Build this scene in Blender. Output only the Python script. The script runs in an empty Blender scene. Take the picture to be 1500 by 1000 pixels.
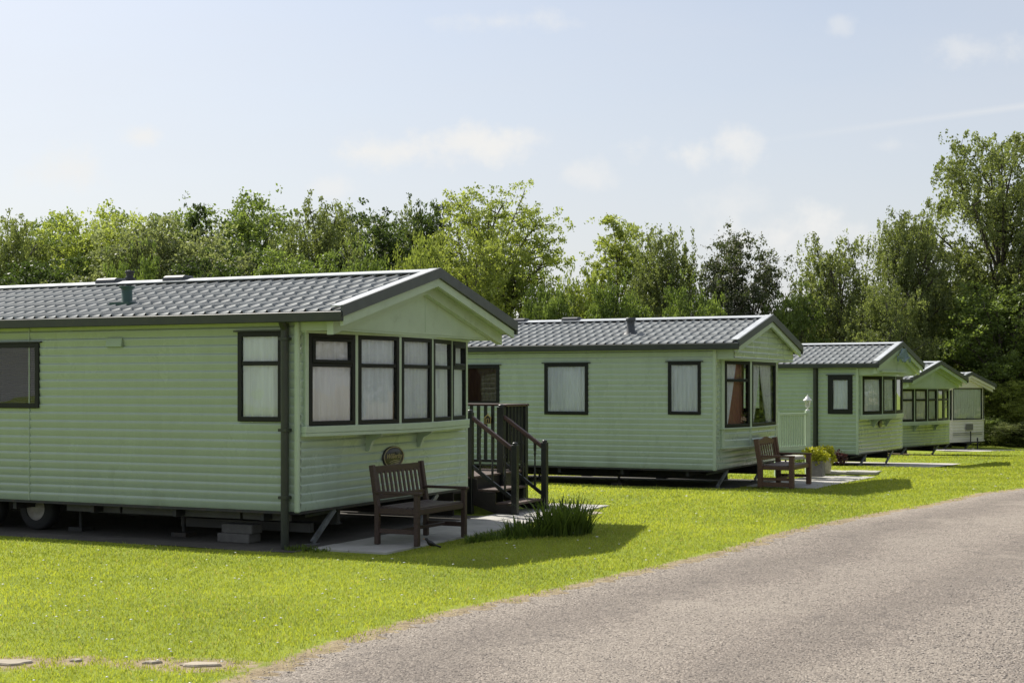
import bpy, bmesh, math, random
import numpy as np
from math import sin, cos, pi, radians as R, atan2, sqrt
from mathutils import Vector, Matrix

# ------------------------------------------------------------------ camera
SC = bpy.context.scene
COL = SC.collection
F = 2083.0          # focal length in photo pixels (1500 wide)
HC = 1.71           # eye height above the caravan pads
HOR = 565.0         # horizon row in the photograph
cam = bpy.data.cameras.new('camera')
cam.lens = 36.0 * F / 1500.0
cam.sensor_width = 36.0
cam.shift_y = (HOR - 500.0) / 1500.0
cam.clip_end = 3000.0
co = bpy.data.objects.new('camera', cam)
COL.objects.link(co)
co.location = (0, 0, HC)
co.rotation_euler = (R(90), 0, 0)
SC.camera = co

# ------------------------------------------------------------------ world, sun, exposure
SUNV = Vector((-0.62, 0.80, 1.0)).normalized()
EL = math.asin(SUNV.z)
AZ = atan2(SUNV.x, SUNV.y)
W = bpy.data.worlds.new("World")
SC.world = W
W.use_nodes = True
nt = W.node_tree
nt.nodes.clear()


def N(t, kind, **kw):
    n = t.nodes.new(kind)
    for k, v in kw.items():
        if k.startswith('i_'):
            key = k[2:]
            key = int(key) if key.isdigit() else key.replace('_', ' ')
            n.inputs[key].default_value = v
        else:
            setattr(n, k, v)
    return n


def L(t, a, b):
    t.links.new(a, b)


def ramp(t, fac, stops):
    r = N(t, 'ShaderNodeValToRGB')
    el = r.color_ramp.elements
    while len(el) < len(stops):
        el.new(0.5)
    for e, (p, c) in zip(el, stops):
        e.position = p
        e.color = (c[0], c[1], c[2], 1) if not isinstance(c, (int, float)) else (c, c, c, 1)
    if fac is not None:
        L(t, fac, r.inputs[0])
    return r


def math_(t, op, a, b=None, clamp=False):
    m = N(t, 'ShaderNodeMath', operation=op, use_clamp=clamp)
    for i, v in enumerate((a, b)):
        if v is None:
            continue
        if isinstance(v, (int, float)):
            m.inputs[i].default_value = v
        else:
            L(t, v, m.inputs[i])
    return m.outputs[0]


def mixc(t, fac, a, b, mode='MIX'):
    m = N(t, 'ShaderNodeMix', data_type='RGBA', blend_type=mode)
    for s, v in ((m.inputs[0], fac), (m.inputs[6], a), (m.inputs[7], b)):
        if isinstance(v, (int, float)):
            s.default_value = v
        elif isinstance(v, (tuple, list)):
            s.default_value = (v[0], v[1], v[2], 1)
        else:
            L(t, v, s)
    return m.outputs[2]


SKY = N(nt, 'ShaderNodeTexSky', sky_type='NISHITA', sun_disc=False, sun_elevation=EL, sun_rotation=AZ,
        altitude=100.0, air_density=1.0, dust_density=1.6, ozone_density=1.0)
BG = N(nt, 'ShaderNodeBackground')
BG.inputs[1].default_value = 0.091
OUTW = N(nt, 'ShaderNodeOutputWorld')
tc = N(nt, 'ShaderNodeTexCoord')
sep = N(nt, 'ShaderNodeSeparateXYZ')
L(nt, tc.outputs['Generated'], sep.inputs[0])
ysafe = math_(nt, 'MAXIMUM', sep.outputs[1], 0.05)
sx = math_(nt, 'DIVIDE', sep.outputs[0], ysafe)
sz = math_(nt, 'DIVIDE', sep.outputs[2], ysafe)
cmb = N(nt, 'ShaderNodeCombineXYZ')
L(nt, sx, cmb.inputs[0])
L(nt, sz, cmb.inputs[1])
nz = N(nt, 'ShaderNodeTexNoise', i_Scale=22.0, i_Detail=6.0, i_Roughness=0.62)
L(nt, cmb.outputs[0], nz.inputs[0])
# broad thin veil of high cloud
mpv = N(nt, 'ShaderNodeMapping')
mpv.inputs['Scale'].default_value = (2.2, 7.0, 1)
L(nt, cmb.outputs[0], mpv.inputs[0])
nv = N(nt, 'ShaderNodeTexNoise', i_Scale=1.6, i_Detail=5.0, i_Roughness=0.55)
L(nt, mpv.outputs[0], nv.inputs[0])
veil = ramp(nt, nv.outputs[0], [(0.38, 0.0), (0.75, 1.0)]).outputs[0]
# small cumulus puffs at their place in the sky: azimuth tangent, elevation tangent, half width, half height, strength
PUFFS = [(210, 201, 34, 16, .85), (540, 223, 60, 22, .95), (700, 214, 88, 30, 1.0), (775, 203, 50, 16, .6), (1000, 226, 70, 26, .9),
         (1080, 215, 50, 22, .8), (95, 247, 66, 32, .7), (487, 275, 50, 18, .6), (850, 255, 42, 20, .55), (1150, 345, 110, 36, .9),
         (735, 32, 70, 18, .55), (1305, 212, 40, 14, .35), (1075, 300, 70, 22, .45), (1440, 75, 70, 24, .5), (1231, 36, 16, 14, .4)]
mask = None
for (u, v, a, b, st) in PUFFS:
    a, b = a * 1.25, b * 1.3
    mp = N(nt, 'ShaderNodeMapping')
    mp.vector_type = 'POINT'
    ax, bz = a / F, b / F
    cx, cz = (u - 750) / F, (HOR - v) / F
    mp.inputs['Location'].default_value = (-cx / ax, -cz / bz, 0)
    mp.inputs['Scale'].default_value = (1 / ax, 1 / bz, 1)
    L(nt, cmb.outputs[0], mp.inputs[0])
    ln = N(nt, 'ShaderNodeVectorMath', operation='LENGTH')
    L(nt, mp.outputs[0], ln.inputs[0])
    e = math_(nt, 'SUBTRACT', 1.0, ln.outputs['Value'])
    e = math_(nt, 'ADD', e, math_(nt, 'MULTIPLY', math_(nt, 'SUBTRACT', nz.outputs[0], 0.5), 3.4))
    mr = N(nt, 'ShaderNodeMapRange', interpolation_type='SMOOTHSTEP')
    L(nt, e, mr.inputs[0])
    mr.inputs[1].default_value = -0.1
    mr.inputs[2].default_value = 1.05
    mr.inputs[3].default_value = 0.0
    mr.inputs[4].default_value = st
    mask = mr.outputs[0] if mask is None else math_(nt, 'MAXIMUM', mask, mr.outputs[0])
front = math_(nt, 'GREATER_THAN', sep.outputs[1], 0.06)
mask = math_(nt, 'MULTIPLY', mask, front)
# thin contrail
ctr = math_(nt, 'ABSOLUTE', math_(nt, 'SUBTRACT', math_(nt, 'SUBTRACT', sz, 0.148), math_(nt, 'MULTIPLY', sx, 0.135)))
ctr = math_(nt, 'SUBTRACT', 1.0, math_(nt, 'DIVIDE', ctr, 0.0035), True)
ctr = math_(nt, 'MULTIPLY', ctr, math_(nt, 'MULTIPLY', math_(nt, 'SUBTRACT', sx, 0.15), 2.0, True))
mask = math_(nt, 'MAXIMUM', mask, math_(nt, 'MULTIPLY', ctr, math_(nt, 'MULTIPLY', front, 0.9)))
SKYGAIN = mixc(nt, 1.0, SKY.outputs[0], (1.0, 1.0, 1.0), 'MULTIPLY')
hazef = math_(nt, 'ADD', 0.42, math_(nt, 'MULTIPLY', math_(nt, 'SUBTRACT', 1.0, math_(nt, 'MULTIPLY', math_(nt, 'ABSOLUTE', sep.outputs[2]), 3.8), True), 0.42))
c0 = mixc(nt, hazef, SKYGAIN, (5.6, 5.6, 5.75))
c1_ = mixc(nt, math_(nt, 'MULTIPLY', veil, 0.22), c0, (5.6, 5.7, 6.0))
c2_ = mixc(nt, math_(nt, 'MULTIPLY', mask, 0.9), c1_, (6.7, 6.65, 6.5))
L(nt, c2_, BG.inputs[0])
L(nt, BG.outputs[0], OUTW.inputs[0])

sun = bpy.data.lights.new('sun', 'SUN')
sun.energy = 4.6
sun.angle = R(0.5)
sun.color = (1.0, 0.95, 0.86)
so = bpy.data.objects.new('sun', sun)
COL.objects.link(so)
so.rotation_euler = SUNV.to_track_quat('Z', 'Y').to_euler()
SC.view_settings.view_transform = 'Standard'
SC.view_settings.look = 'None'
SC.view_settings.exposure = 0.55
SC.view_settings.gamma = 1.0
SC.cycles.max_bounces = 8
SC.cycles.transparent_max_bounces = 24

# ------------------------------------------------------------------ helpers: objects


def tag(o, label=None, cat=None, group=None, kind=None):
    if label: o['label'] = label
    if cat: o['category'] = cat
    if group: o['group'] = group
    if kind: o['kind'] = kind
    return o


def empty(name, loc, rz=0.0):
    o = bpy.data.objects.new(name, None)
    o.empty_display_size = 0.2
    COL.objects.link(o)
    o.location = loc
    o.rotation_euler = (0, 0, rz)
    return o


def copy_tree(o, parent=None):
    c = o.copy()
    COL.objects.link(c)
    c.parent = parent
    for ch in list(o.children):
        copy_tree(ch, c)
    return c


def link(name, me, mat, parent=None, smooth=False):
    o = bpy.data.objects.new(name, me)
    if mat is not None and not me.materials:
        me.materials.append(mat)
    COL.objects.link(o)
    o.parent = parent
    return o


class MB:
    def __init__(s):
        s.v = []
        s.f = []
        s.s = []

    def add(s, vs, fs, smooth=False):
        b = len(s.v)
        s.v += [tuple(p) for p in vs]
        s.f += [tuple(b + i for i in q) for q in fs]
        s.s += [smooth] * len(fs)

    def box(s, x0, x1, y0, y1, z0, z1):
        s.add([(x0, y0, z0), (x1, y0, z0), (x1, y1, z0), (x0, y1, z0), (x0, y0, z1), (x1, y0, z1), (x1, y1, z1), (x0, y1, z1)],
              [(0, 3, 2, 1), (4, 5, 6, 7), (0, 1, 5, 4), (1, 2, 6, 5), (2, 3, 7, 6), (3, 0, 4, 7)])

    def obox(s, o, a, b, c, la, lb, lc):
        """box from origin o along unit vectors a,b,c"""
        o, a, b, c = Vector(o), Vector(a), Vector(b), Vector(c)
        p = []
        for k in (0, lc):
            for (i, j) in ((0, 0), (la, 0), (la, lb), (0, lb)):
                p.append(o + a * i + b * j + c * k)
        s.add(p, [(0, 3, 2, 1), (4, 5, 6, 7), (0, 1, 5, 4), (1, 2, 6, 5), (2, 3, 7, 6), (3, 0, 4, 7)])

    def bar(s, p, q, w, h, up=(0, 0, 1)):
        p, q = Vector(p), Vector(q)
        d = q - p
        l = d.length
        d.normalize()
        up = Vector(up)
        sd = d.cross(up)
        if sd.length < 1e-4:
            sd = d.cross(Vector((1, 0, 0)))
        sd.normalize()
        u2 = sd.cross(d).normalized()
        s.obox(p - sd * w / 2 - u2 * h / 2, d, sd, u2, l, w, h)

    def prism(s, pts, axis_o, axis_d, smooth=False):
        """extrude a 3d polygon by vector"""
        n = len(pts)
        d = Vector(axis_d)
        a = [Vector(p) + Vector(axis_o) for p in pts]
        b = [p + d for p in a]
        s.add(a + b, [tuple(range(n - 1, -1, -1)), tuple(range(n, 2 * n))] + [(i, (i + 1) % n, n + (i + 1) % n, n + i) for i in range(n)])

    def tube(s, pts, rad, n=8, cap=True, smooth=True):
        pts = [Vector(p) for p in pts]
        if isinstance(rad, (int, float)):
            rad = [rad] * len(pts)
        vs, fs = [], []
        prev = None
        for i, p in enumerate(pts):
            d = (pts[min(i + 1, len(pts) - 1)] - pts[max(i - 1, 0)])
            d.normalize()
            ref = Vector((0, 0, 1)) if abs(d.z) < 0.9 else Vector((1, 0, 0))
            a = d.cross(ref).normalized()
            if prev is not None:
                a = (prev - d * prev.dot(d))
                if a.length < 1e-5:
                    a = d.cross(ref)
                a.normalize()
            prev = a
            b = d.cross(a)
            for k in range(n):
                t = 2 * pi * k / n
                vs.append(p + a * (cos(t) * rad[i]) + b * (sin(t) * rad[i]))
        for i in range(len(pts) - 1):
            for k in range(n):
                fs.append((i * n + k, i * n + (k + 1) % n, (i + 1) * n + (k + 1) % n, (i + 1) * n + k))
        s.add(vs, fs, smooth)
        if cap:
            s.add(vs[:n], [tuple(range(n - 1, -1, -1))])
            s.add(vs[-n:], [tuple(range(n))])

    def lathe(s, prof, c=(0, 0, 0), axis='Z', n=20, smooth=True):
        vs, fs = [], []
        for (r, h) in prof:
            for k in range(n):
                t = 2 * pi * k / n
                if axis == 'Z':
                    vs.append((c[0] + r * cos(t), c[1] + r * sin(t), c[2] + h))
                elif axis == 'Y':
                    vs.append((c[0] + r * cos(t), c[1] + h, c[2] + r * sin(t)))
                else:
                    vs.append((c[0] + h, c[1] + r * cos(t), c[2] + r * sin(t)))
        for i in range(len(prof) - 1):
            for k in range(n):
                fs.append((i * n + k, i * n + (k + 1) % n, (i + 1) * n + (k + 1) % n, (i + 1) * n + k))
        s.add(vs, fs, smooth)

    def build(s, name, mat, parent=None, bevel=0.0):
        me = bpy.data.meshes.new(name)
        me.from_pydata([tuple(p) for p in s.v], [], s.f)
        me.polygons.foreach_set('use_smooth', s.s)
        me.update()
        if bevel > 0:
            bm = bmesh.new()
            bm.from_mesh(me)
            bmesh.ops.remove_doubles(bm, verts=bm.verts, dist=1e-5)
            ed = [e for e in bm.edges if len(e.link_faces) == 2 and e.calc_face_angle(0) > 0.5]
            bmesh.ops.bevel(bm, geom=ed, offset=bevel, segments=1, affect='EDGES', clamp_overlap=True)
            bm.to_mesh(me)
            bm.free()
        return link(name, me, mat, parent)


def np_mesh(name, V, Fa, mat, parent=None, col=None, smooth=False, cname='tone'):
    """V (n,3), Fa (m,k) int; col per face float"""
    me = bpy.data.meshes.new(name)
    V = np.ascontiguousarray(V, dtype=np.float32)
    Fa = np.ascontiguousarray(Fa, dtype=np.int32)
    m, k = Fa.shape
    me.vertices.add(len(V))
    me.vertices.foreach_set('co', V.ravel())
    me.loops.add(m * k)
    me.loops.foreach_set('vertex_index', Fa.ravel())
    me.polygons.add(m)
    me.polygons.foreach_set('loop_start', np.arange(0, m * k, k, dtype=np.int32))
    me.polygons.foreach_set('loop_total', np.full(m, k, dtype=np.int32))
    if smooth:
        me.polygons.foreach_set('use_smooth', np.ones(m, dtype=bool))
    me.update(calc_edges=True)
    if col is not None:
        a = me.attributes.new(cname, 'FLOAT', 'FACE' if len(col) == m else 'POINT')
        a.data.foreach_set('value', np.ascontiguousarray(col, dtype=np.float32))
    return link(name, me, mat, parent)


def text_mesh(mb, txt, size, mat_world, depth=0.002, shear=0.25):
    cu = bpy.data.curves.new('lettering', 'FONT')
    cu.body = txt
    cu.size = size
    cu.extrude = depth
    cu.shear = shear
    cu.align_x = 'CENTER'
    cu.align_y = 'CENTER'
    ob = bpy.data.objects.new('lettering', cu)
    COL.objects.link(ob)
    dg = bpy.context.evaluated_depsgraph_get()
    me = ob.evaluated_get(dg).to_mesh()
    vs = [mat_world @ v.co for v in me.vertices]
    fs = [tuple(p.vertices) for p in me.polygons]
    mb.add(vs, fs)
    ob.evaluated_get(dg).to_mesh_clear()
    bpy.data.objects.remove(ob)
    bpy.data.curves.remove(cu)


# ------------------------------------------------------------------ materials


def mat_new(name):
    m = bpy.data.materials.new(name)
    m.use_nodes = True
    t = m.node_tree
    t.nodes.clear()
    o = N(t, 'ShaderNodeOutputMaterial')
    return m, t, o


def pbr(name, col, rough=0.5, metal=0.0, var=0.12, scale=3.0, bump=0.0, bscale=80.0, spec=0.5, coat=0.0, streak=None, dirt=None):
    m, t, o = mat_new(name)
    p = N(t, 'ShaderNodeBsdfPrincipled')
    p.inputs['Roughness'].default_value = rough
    p.inputs['Metallic'].default_value = metal
    p.inputs['Specular IOR Level'].default_value = spec
    p.inputs['Coat Weight'].default_value = coat
    tcn = N(t, 'ShaderNodeTexCoord')
    mp = N(t, 'ShaderNodeMapping')
    if streak:
        mp.inputs['Scale'].default_value = streak
    L(t, tcn.outputs['Object'], mp.inputs[0])
    n1 = N(t, 'ShaderNodeTexNoise', i_Scale=scale, i_Detail=6.0, i_Roughness=0.6)
    L(t, mp.outputs[0], n1.inputs[0])
    a = tuple(max(0, c * (1 - var)) for c in col)
    b = tuple(min(1, c * (1 + var)) for c in col)
    cr = ramp(t, n1.outputs[0], [(0.3, a), (0.7, b)])
    c = cr.outputs[0]
    if dirt:
        n2 = N(t, 'ShaderNodeTexNoise', i_Scale=dirt[1], i_Detail=8.0, i_Roughness=0.7)
        L(t, tcn.outputs['Object'], n2.inputs[0])
        f = ramp(t, n2.outputs[0], [(dirt[2], 0.0), (dirt[2] + 0.18, dirt[3])]).outputs[0]
        c = mixc(t, f, c, dirt[0])
    L(t, c, p.inputs['Base Color'])
    rr = math_(t, 'ADD', math_(t, 'MULTIPLY', n1.outputs[0], 0.2), rough - 0.1, True)
    L(t, rr, p.inputs['Roughness'])
    if bump > 0:
        n3 = N(t, 'ShaderNodeTexNoise', i_Scale=bscale, i_Detail=4.0)
        L(t, mp.outputs[0] if streak else tcn.outputs['Object'], n3.inputs[0])
        bp = N(t, 'ShaderNodeBump', i_Strength=bump, i_Distance=0.01)
        L(t, n3.outputs[0], bp.inputs['Height'])
        L(t, bp.outputs[0], p.inputs['Normal'])
    L(t, p.outputs[0], o.inputs[0])
    return m


GREEN = (0.35, 0.43, 0.345)
M = {}
M['siding'] = pbr('sage_cladding', GREEN, 0.26, var=0.05, scale=1.2, coat=0.35, dirt=((0.16, 0.20, 0.12), 2.3, 0.56, 0.22), bump=0.05, bscale=5.0)
M['siding2'] = pbr('shade_lifted_sage_cladding', (0.41, 0.505, 0.405), 0.28, var=0.05, scale=1.2, coat=0.3, dirt=((0.22, 0.27, 0.17), 2.3, 0.56, 0.22), bump=0.05, bscale=5.0)  # sage cladding with the missing fill light lifted into its colour
M['siding3'] = pbr('moss_cladding', (0.35, 0.445, 0.345), 0.28, var=0.05, scale=1.2, coat=0.35, dirt=((0.15, 0.20, 0.12), 2.0, 0.56, 0.2), bump=0.05, bscale=5.0)
M['trimgreen'] = pbr('sage_trim', (0.44, 0.54, 0.41), 0.35, var=0.06, scale=4, coat=0.1, dirt=((0.18, 0.22, 0.12), 5.0, 0.55, 0.25))
M['cream'] = pbr('cream_cladding', (0.74, 0.73, 0.64), 0.4, var=0.05, scale=1.5, dirt=((0.32, 0.32, 0.22), 3.0, 0.55, 0.3))
M['frame'] = pbr('black_green_frame', (0.009, 0.011, 0.010), 0.5, var=0.2, scale=8, spec=.3)
M['gutter'] = pbr('dark_gutter', (0.026, 0.033, 0.025), 0.45, var=0.2, scale=5, dirt=((0.06, 0.065, 0.04), 4.0, 0.5, 0.4))
M['roofdark'] = pbr('roof_edge_paint', (0.075, 0.085, 0.085), 0.5, var=0.15, scale=6, bump=0.1, bscale=120)
M['roof'] = pbr('roof_sheet', (0.225, 0.24, 0.24), 0.70, var=0.18, scale=2.5, spec=0.3, dirt=((0.10, 0.11, 0.09), 6.0, 0.55, 0.4), bump=0.1, bscale=200)
M['ridge'] = pbr('ridge_sheet', (0.48, 0.50, 0.51), 0.42, var=0.12, scale=4)
M['lining'] = pbr('interior_lining', (0.72, 0.71, 0.68), 0.8, var=0.1)
M['steel'] = pbr('galvanised_steel', (0.20, 0.215, 0.22), 0.5, metal=0.3, var=0.25, scale=6, dirt=((0.08, 0.06, 0.04), 8.0, 0.5, 0.5))
M['chassis'] = pbr('chassis_paint', (0.028, 0.03, 0.03), 0.6, var=0.3, scale=5, dirt=((0.09, 0.06, 0.04), 7.0, 0.5, 0.6))
M['board'] = pbr('underfloor_board', (0.12, 0.12, 0.115), 0.8, var=0.2, scale=3)
M['concrete'] = pbr('concrete_block', (0.13, 0.125, 0.115), 0.9, var=0.2, scale=8, bump=0.5, bscale=60)
M['paving'] = pbr('pale_paving', (0.40, 0.385, 0.355), 0.9, var=0.18, scale=2.2, bump=0.3, bscale=90, dirt=((0.2, 0.2, 0.16), 3.0, 0.55, 0.5))
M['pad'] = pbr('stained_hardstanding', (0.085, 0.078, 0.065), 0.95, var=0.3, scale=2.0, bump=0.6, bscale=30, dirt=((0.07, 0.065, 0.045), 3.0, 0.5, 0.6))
M['padpale'] = pbr('pale_hardstanding', (0.46, 0.43, 0.40), 0.9, var=0.14, scale=1.4, bump=0.3, bscale=40, dirt=((0.3, 0.29, 0.24), 3.0, 0.55, 0.5))
M['tyre'] = pbr('tyre_rubber', (0.03, 0.03, 0.03), 0.85, var=0.2, bump=0.2)
M['rim'] = pbr('wheel_hub', (0.42, 0.40, 0.36), 0.6, var=0.2, scale=12, dirt=((0.15, 0.1, 0.06), 12.0, 0.5, 0.6))
M['benchdark'] = pbr('stained_bench_wood', (0.055, 0.032, 0.024), 0.55, var=0.3, scale=6, streak=(8, 1.5, 8), bump=0.2, bscale=20)
M['benchtop'] = pbr('weathered_bench_slats', (0.085, 0.065, 0.055), 0.6, var=0.3, scale=6, streak=(8, 1.5, 8), bump=0.2, bscale=20)
M['benchred'] = pbr('oiled_hardwood', (0.125, 0.066, 0.042), 0.5, var=0.3, scale=6, streak=(8, 1.5, 8), bump=0.2, bscale=20)
M['benchseat'] = pbr('weathered_hardwood', (0.16, 0.12, 0.105), 0.6, var=0.25, scale=6, streak=(8, 1.5, 8))
M['railwood'] = pbr('brown_handrail', (0.065, 0.033, 0.026), 0.5, var=0.2, scale=8)
M['baluster'] = pbr('dark_baluster', (0.012, 0.014, 0.013), 0.4, var=0.2, scale=8)
M['deckwood'] = pbr('deck_boards', (0.09, 0.062, 0.05), 0.75, var=0.25, scale=5, bump=0.3, bscale=40)
M['stepdark'] = pbr('dark_step_wood', (0.022, 0.018, 0.016), 0.6, var=0.3, scale=6)
M['white'] = pbr('white_plastic', (0.75, 0.75, 0.73), 0.4, var=0.05)
M['brass'] = pbr('brass', (0.55, 0.42, 0.16), 0.4, metal=0.7, var=0.15, scale=20)
M['badgedark'] = pbr('badge_enamel', (0.035, 0.028, 0.025), 0.3, var=0.3, scale=15)
M['badgegold'] = pbr('badge_gold', (0.45, 0.38, 0.22), 0.4, metal=0.3, var=0.1, scale=20)
M['flue'] = pbr('dark_green_flue', (0.03, 0.075, 0.06), 0.5, var=0.15, scale=8)
M['black'] = pbr('black_cowl', (0.02, 0.02, 0.022), 0.5, var=0.2, scale=8)
M['ventgrey'] = pbr('roof_vent_plastic', (0.045, 0.05, 0.055), 0.5, var=0.15, scale=8)
M['ventgreen'] = pbr('vent_cover_paint', (0.33, 0.42, 0.30), 0.4, var=0.05)
M['bird'] = pbr('black_feathers', (0.012, 0.011, 0.010), 0.6, var=0.3, scale=30)
M['beak'] = pbr('orange_beak', (0.45, 0.20, 0.03), 0.5)
M['tub'] = pbr('grey_planter', (0.20, 0.19, 0.17), 0.8, var=0.25, scale=6, bump=0.3, bscale=30)
M['barrel'] = pbr('buff_stoneware', (0.42, 0.39, 0.28), 0.75, var=0.2, scale=6, bump=0.2, bscale=30)
M['greyplate'] = pbr('grey_locker_plate', (0.16, 0.16, 0.14), 0.6)
M['blueart'] = pbr('blue_grey_fretwork', (0.20, 0.28, 0.33), 0.5, var=0.2, scale=15)
M['stone'] = pbr('pale_flagstone', (0.36, 0.31, 0.235), 0.9, var=0.2, scale=6, bump=0.6, bscale=30)
M['sofa'] = pbr('red_check_upholstery', (0.20, 0.06, 0.035), 0.9, var=0.35, scale=12)


def weathered(m):
    t = m.node_tree
    p = [n for n in t.nodes if n.type == 'BSDF_PRINCIPLED'][0]
    src = p.inputs['Base Color'].links[0].from_socket
    tcn = N(t, 'ShaderNodeTexCoord')
    mp = N(t, 'ShaderNodeMapping')
    mp.inputs['Scale'].default_value = (4, 4, .35)
    L(t, tcn.outputs['Object'], mp.inputs[0])
    n = N(t, 'ShaderNodeTexNoise', i_Scale=1.6, i_Detail=7.0, i_Roughness=.7)
    L(t, mp.outputs[0], n.inputs[0])
    f = ramp(t, n.outputs[0], [(.4, 0.0), (.8, .20)]).outputs[0]
    c = mixc(t, f, src, (0.20, 0.24, 0.17))
    sp = N(t, 'ShaderNodeSeparateXYZ')
    L(t, tcn.outputs['Object'], sp.inputs[0])
    n2 = N(t, 'ShaderNodeTexNoise', i_Scale=3.0, i_Detail=6.0)
    L(t, tcn.outputs['Object'], n2.inputs[0])
    low = math_(t, 'ADD', math_(t, 'MULTIPLY', sp.outputs[2], -1.6), math_(t, 'MULTIPLY', n2.outputs[0], 1.5))
    f2 = ramp(t, low, [(-.1, 0.0), (.5, .35)]).outputs[0]
    c = mixc(t, f2, c, (0.17, 0.19, 0.12))
    L(t, c, p.inputs['Base Color'])


for k_ in ('siding', 'siding2', 'siding3'):
    weathered(M[k_])


def curtain_mat(name, col, alpha, rib=1.0):
    m, t, o = mat_new(name)
    d = N(t, 'ShaderNodeBsdfDiffuse')
    tr = N(t, 'ShaderNodeBsdfTranslucent')
    tp = N(t, 'ShaderNodeBsdfTransparent')
    tcn = N(t, 'ShaderNodeTexCoord')
    mp = N(t, 'ShaderNodeMapping')
    mp.inputs['Scale'].default_value = (9, 9, 0.7)
    L(t, tcn.outputs['Object'], mp.inputs[0])
    n1 = N(t, 'ShaderNodeTexNoise', i_Scale=3.0, i_Detail=5.0)
    L(t, mp.outputs[0], n1.inputs[0])
    c = ramp(t, n1.outputs[0], [(0.35, tuple(x * 0.90 for x in col)), (0.6, col)]).outputs[0]
    L(t, c, d.inputs[0])
    L(t, c, tr.inputs[0])
    mx = N(t, 'ShaderNodeMixShader')
    mx.inputs[0].default_value = 0.08
    L(t, d.outputs[0], mx.inputs[1])
    L(t, tr.outputs[0], mx.inputs[2])
    m2 = N(t, 'ShaderNodeMixShader')
    L(t, math_(t, 'ADD', math_(t, 'MULTIPLY', n1.outputs[0], 0.3), alpha - 0.15, True), m2.inputs[0])
    L(t, tp.outputs[0], m2.inputs[1])
    L(t, mx.outputs[0], m2.inputs[2])
    L(t, m2.outputs[0], o.inputs[0])
    return m


M['net'] = curtain_mat('net_curtain', (0.90, 0.96, 1.0), 1.2)
M['drape'] = curtain_mat('lined_curtain', (0.90, 0.91, 0.93), 1.2)
M['reddrape'] = curtain_mat('rust_curtain', (0.42, 0.24, 0.17), 1.2)
M['blind'] = curtain_mat('dark_blind', (0.045, 0.04, 0.036), 1.2)
M['brownblind'] = curtain_mat('brown_blind', (0.085, 0.05, 0.04), 1.2)


def glass_mat():
    m, t, o = mat_new('window_glass')
    g = N(t, 'ShaderNodeBsdfGlossy')
    g.inputs['Roughness'].default_value = 0.0
    g.inputs['Color'].default_value = (0.95, 0.97, 0.96, 1)
    tp = N(t, 'ShaderNodeBsdfTransparent')
    tp.inputs[0].default_value = (1, 1, 1, 1)
    tcn = N(t, 'ShaderNodeTexCoord')
    n1 = N(t, 'ShaderNodeTexNoise', i_Scale=1.7, i_Detail=1.0)
    L(t, tcn.outputs['Object'], n1.inputs[0])
    bp = N(t, 'ShaderNodeBump', i_Strength=0.22, i_Distance=0.02)
    L(t, n1.outputs[0], bp.inputs['Height'])
    L(t, bp.outputs[0], g.inputs['Normal'])
    fr = N(t, 'ShaderNodeFresnel')
    fr.inputs[0].default_value = 1.5
    mx = N(t, 'ShaderNodeMixShader')
    L(t, math_(t, 'ADD', math_(t, 'MULTIPLY', fr.outputs[0], 1.05), 0.01, True), mx.inputs[0])
    L(t, tp.outputs[0], mx.inputs[1])
    L(t, g.outputs[0], mx.inputs[2])
    L(t, mx.outputs[0], o.inputs[0])
    return m


M['glass'] = glass_mat()


def leaf_mat(name, dark, light, trans=0.5, tint=(1.12, 1.15, 0.6), rough=0.5, straw=None):
    m, t, o = mat_new(name)
    at = N(t, 'ShaderNodeAttribute', attribute_name='tone')
    tcn = N(t, 'ShaderNodeTexCoord')
    n1 = N(t, 'ShaderNodeTexNoise', i_Scale=0.35, i_Detail=3.0)
    L(t, tcn.outputs['Object'], n1.inputs[0])
    f = math_(t, 'ADD', math_(t, 'MULTIPLY', at.outputs['Fac'], 0.6), math_(t, 'MULTIPLY', math_(t, 'SUBTRACT', n1.outputs[0], 0.3), 1.0), True)
    c = ramp(t, f, [(0.1, dark), (0.9, light)] if not straw else [(0.0, straw), (0.04, straw), (0.1, dark), (0.9, light)]).outputs[0]
    oi = N(t, 'ShaderNodeObjectInfo')
    c = mixc(t, math_(t, 'MULTIPLY', oi.outputs['Random'], 0.25), c, tuple(x * 0.6 for x in light))
    p = N(t, 'ShaderNodeBsdfPrincipled')
    p.inputs['Roughness'].default_value = rough
    p.inputs['Specular IOR Level'].default_value = 0.35
    L(t, c, p.inputs['Base Color'])
    tr = N(t, 'ShaderNodeBsdfTranslucent')
    L(t, mixc(t, 1.0, c, tint, 'MULTIPLY'), tr.inputs[0])
    mx = N(t, 'ShaderNodeMixShader')
    mx.inputs[0].default_value = trans
    L(t, p.outputs[0], mx.inputs[1])
    L(t, tr.outputs[0], mx.inputs[2])
    L(t, mx.outputs[0], o.inputs[0])
    return m


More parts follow.
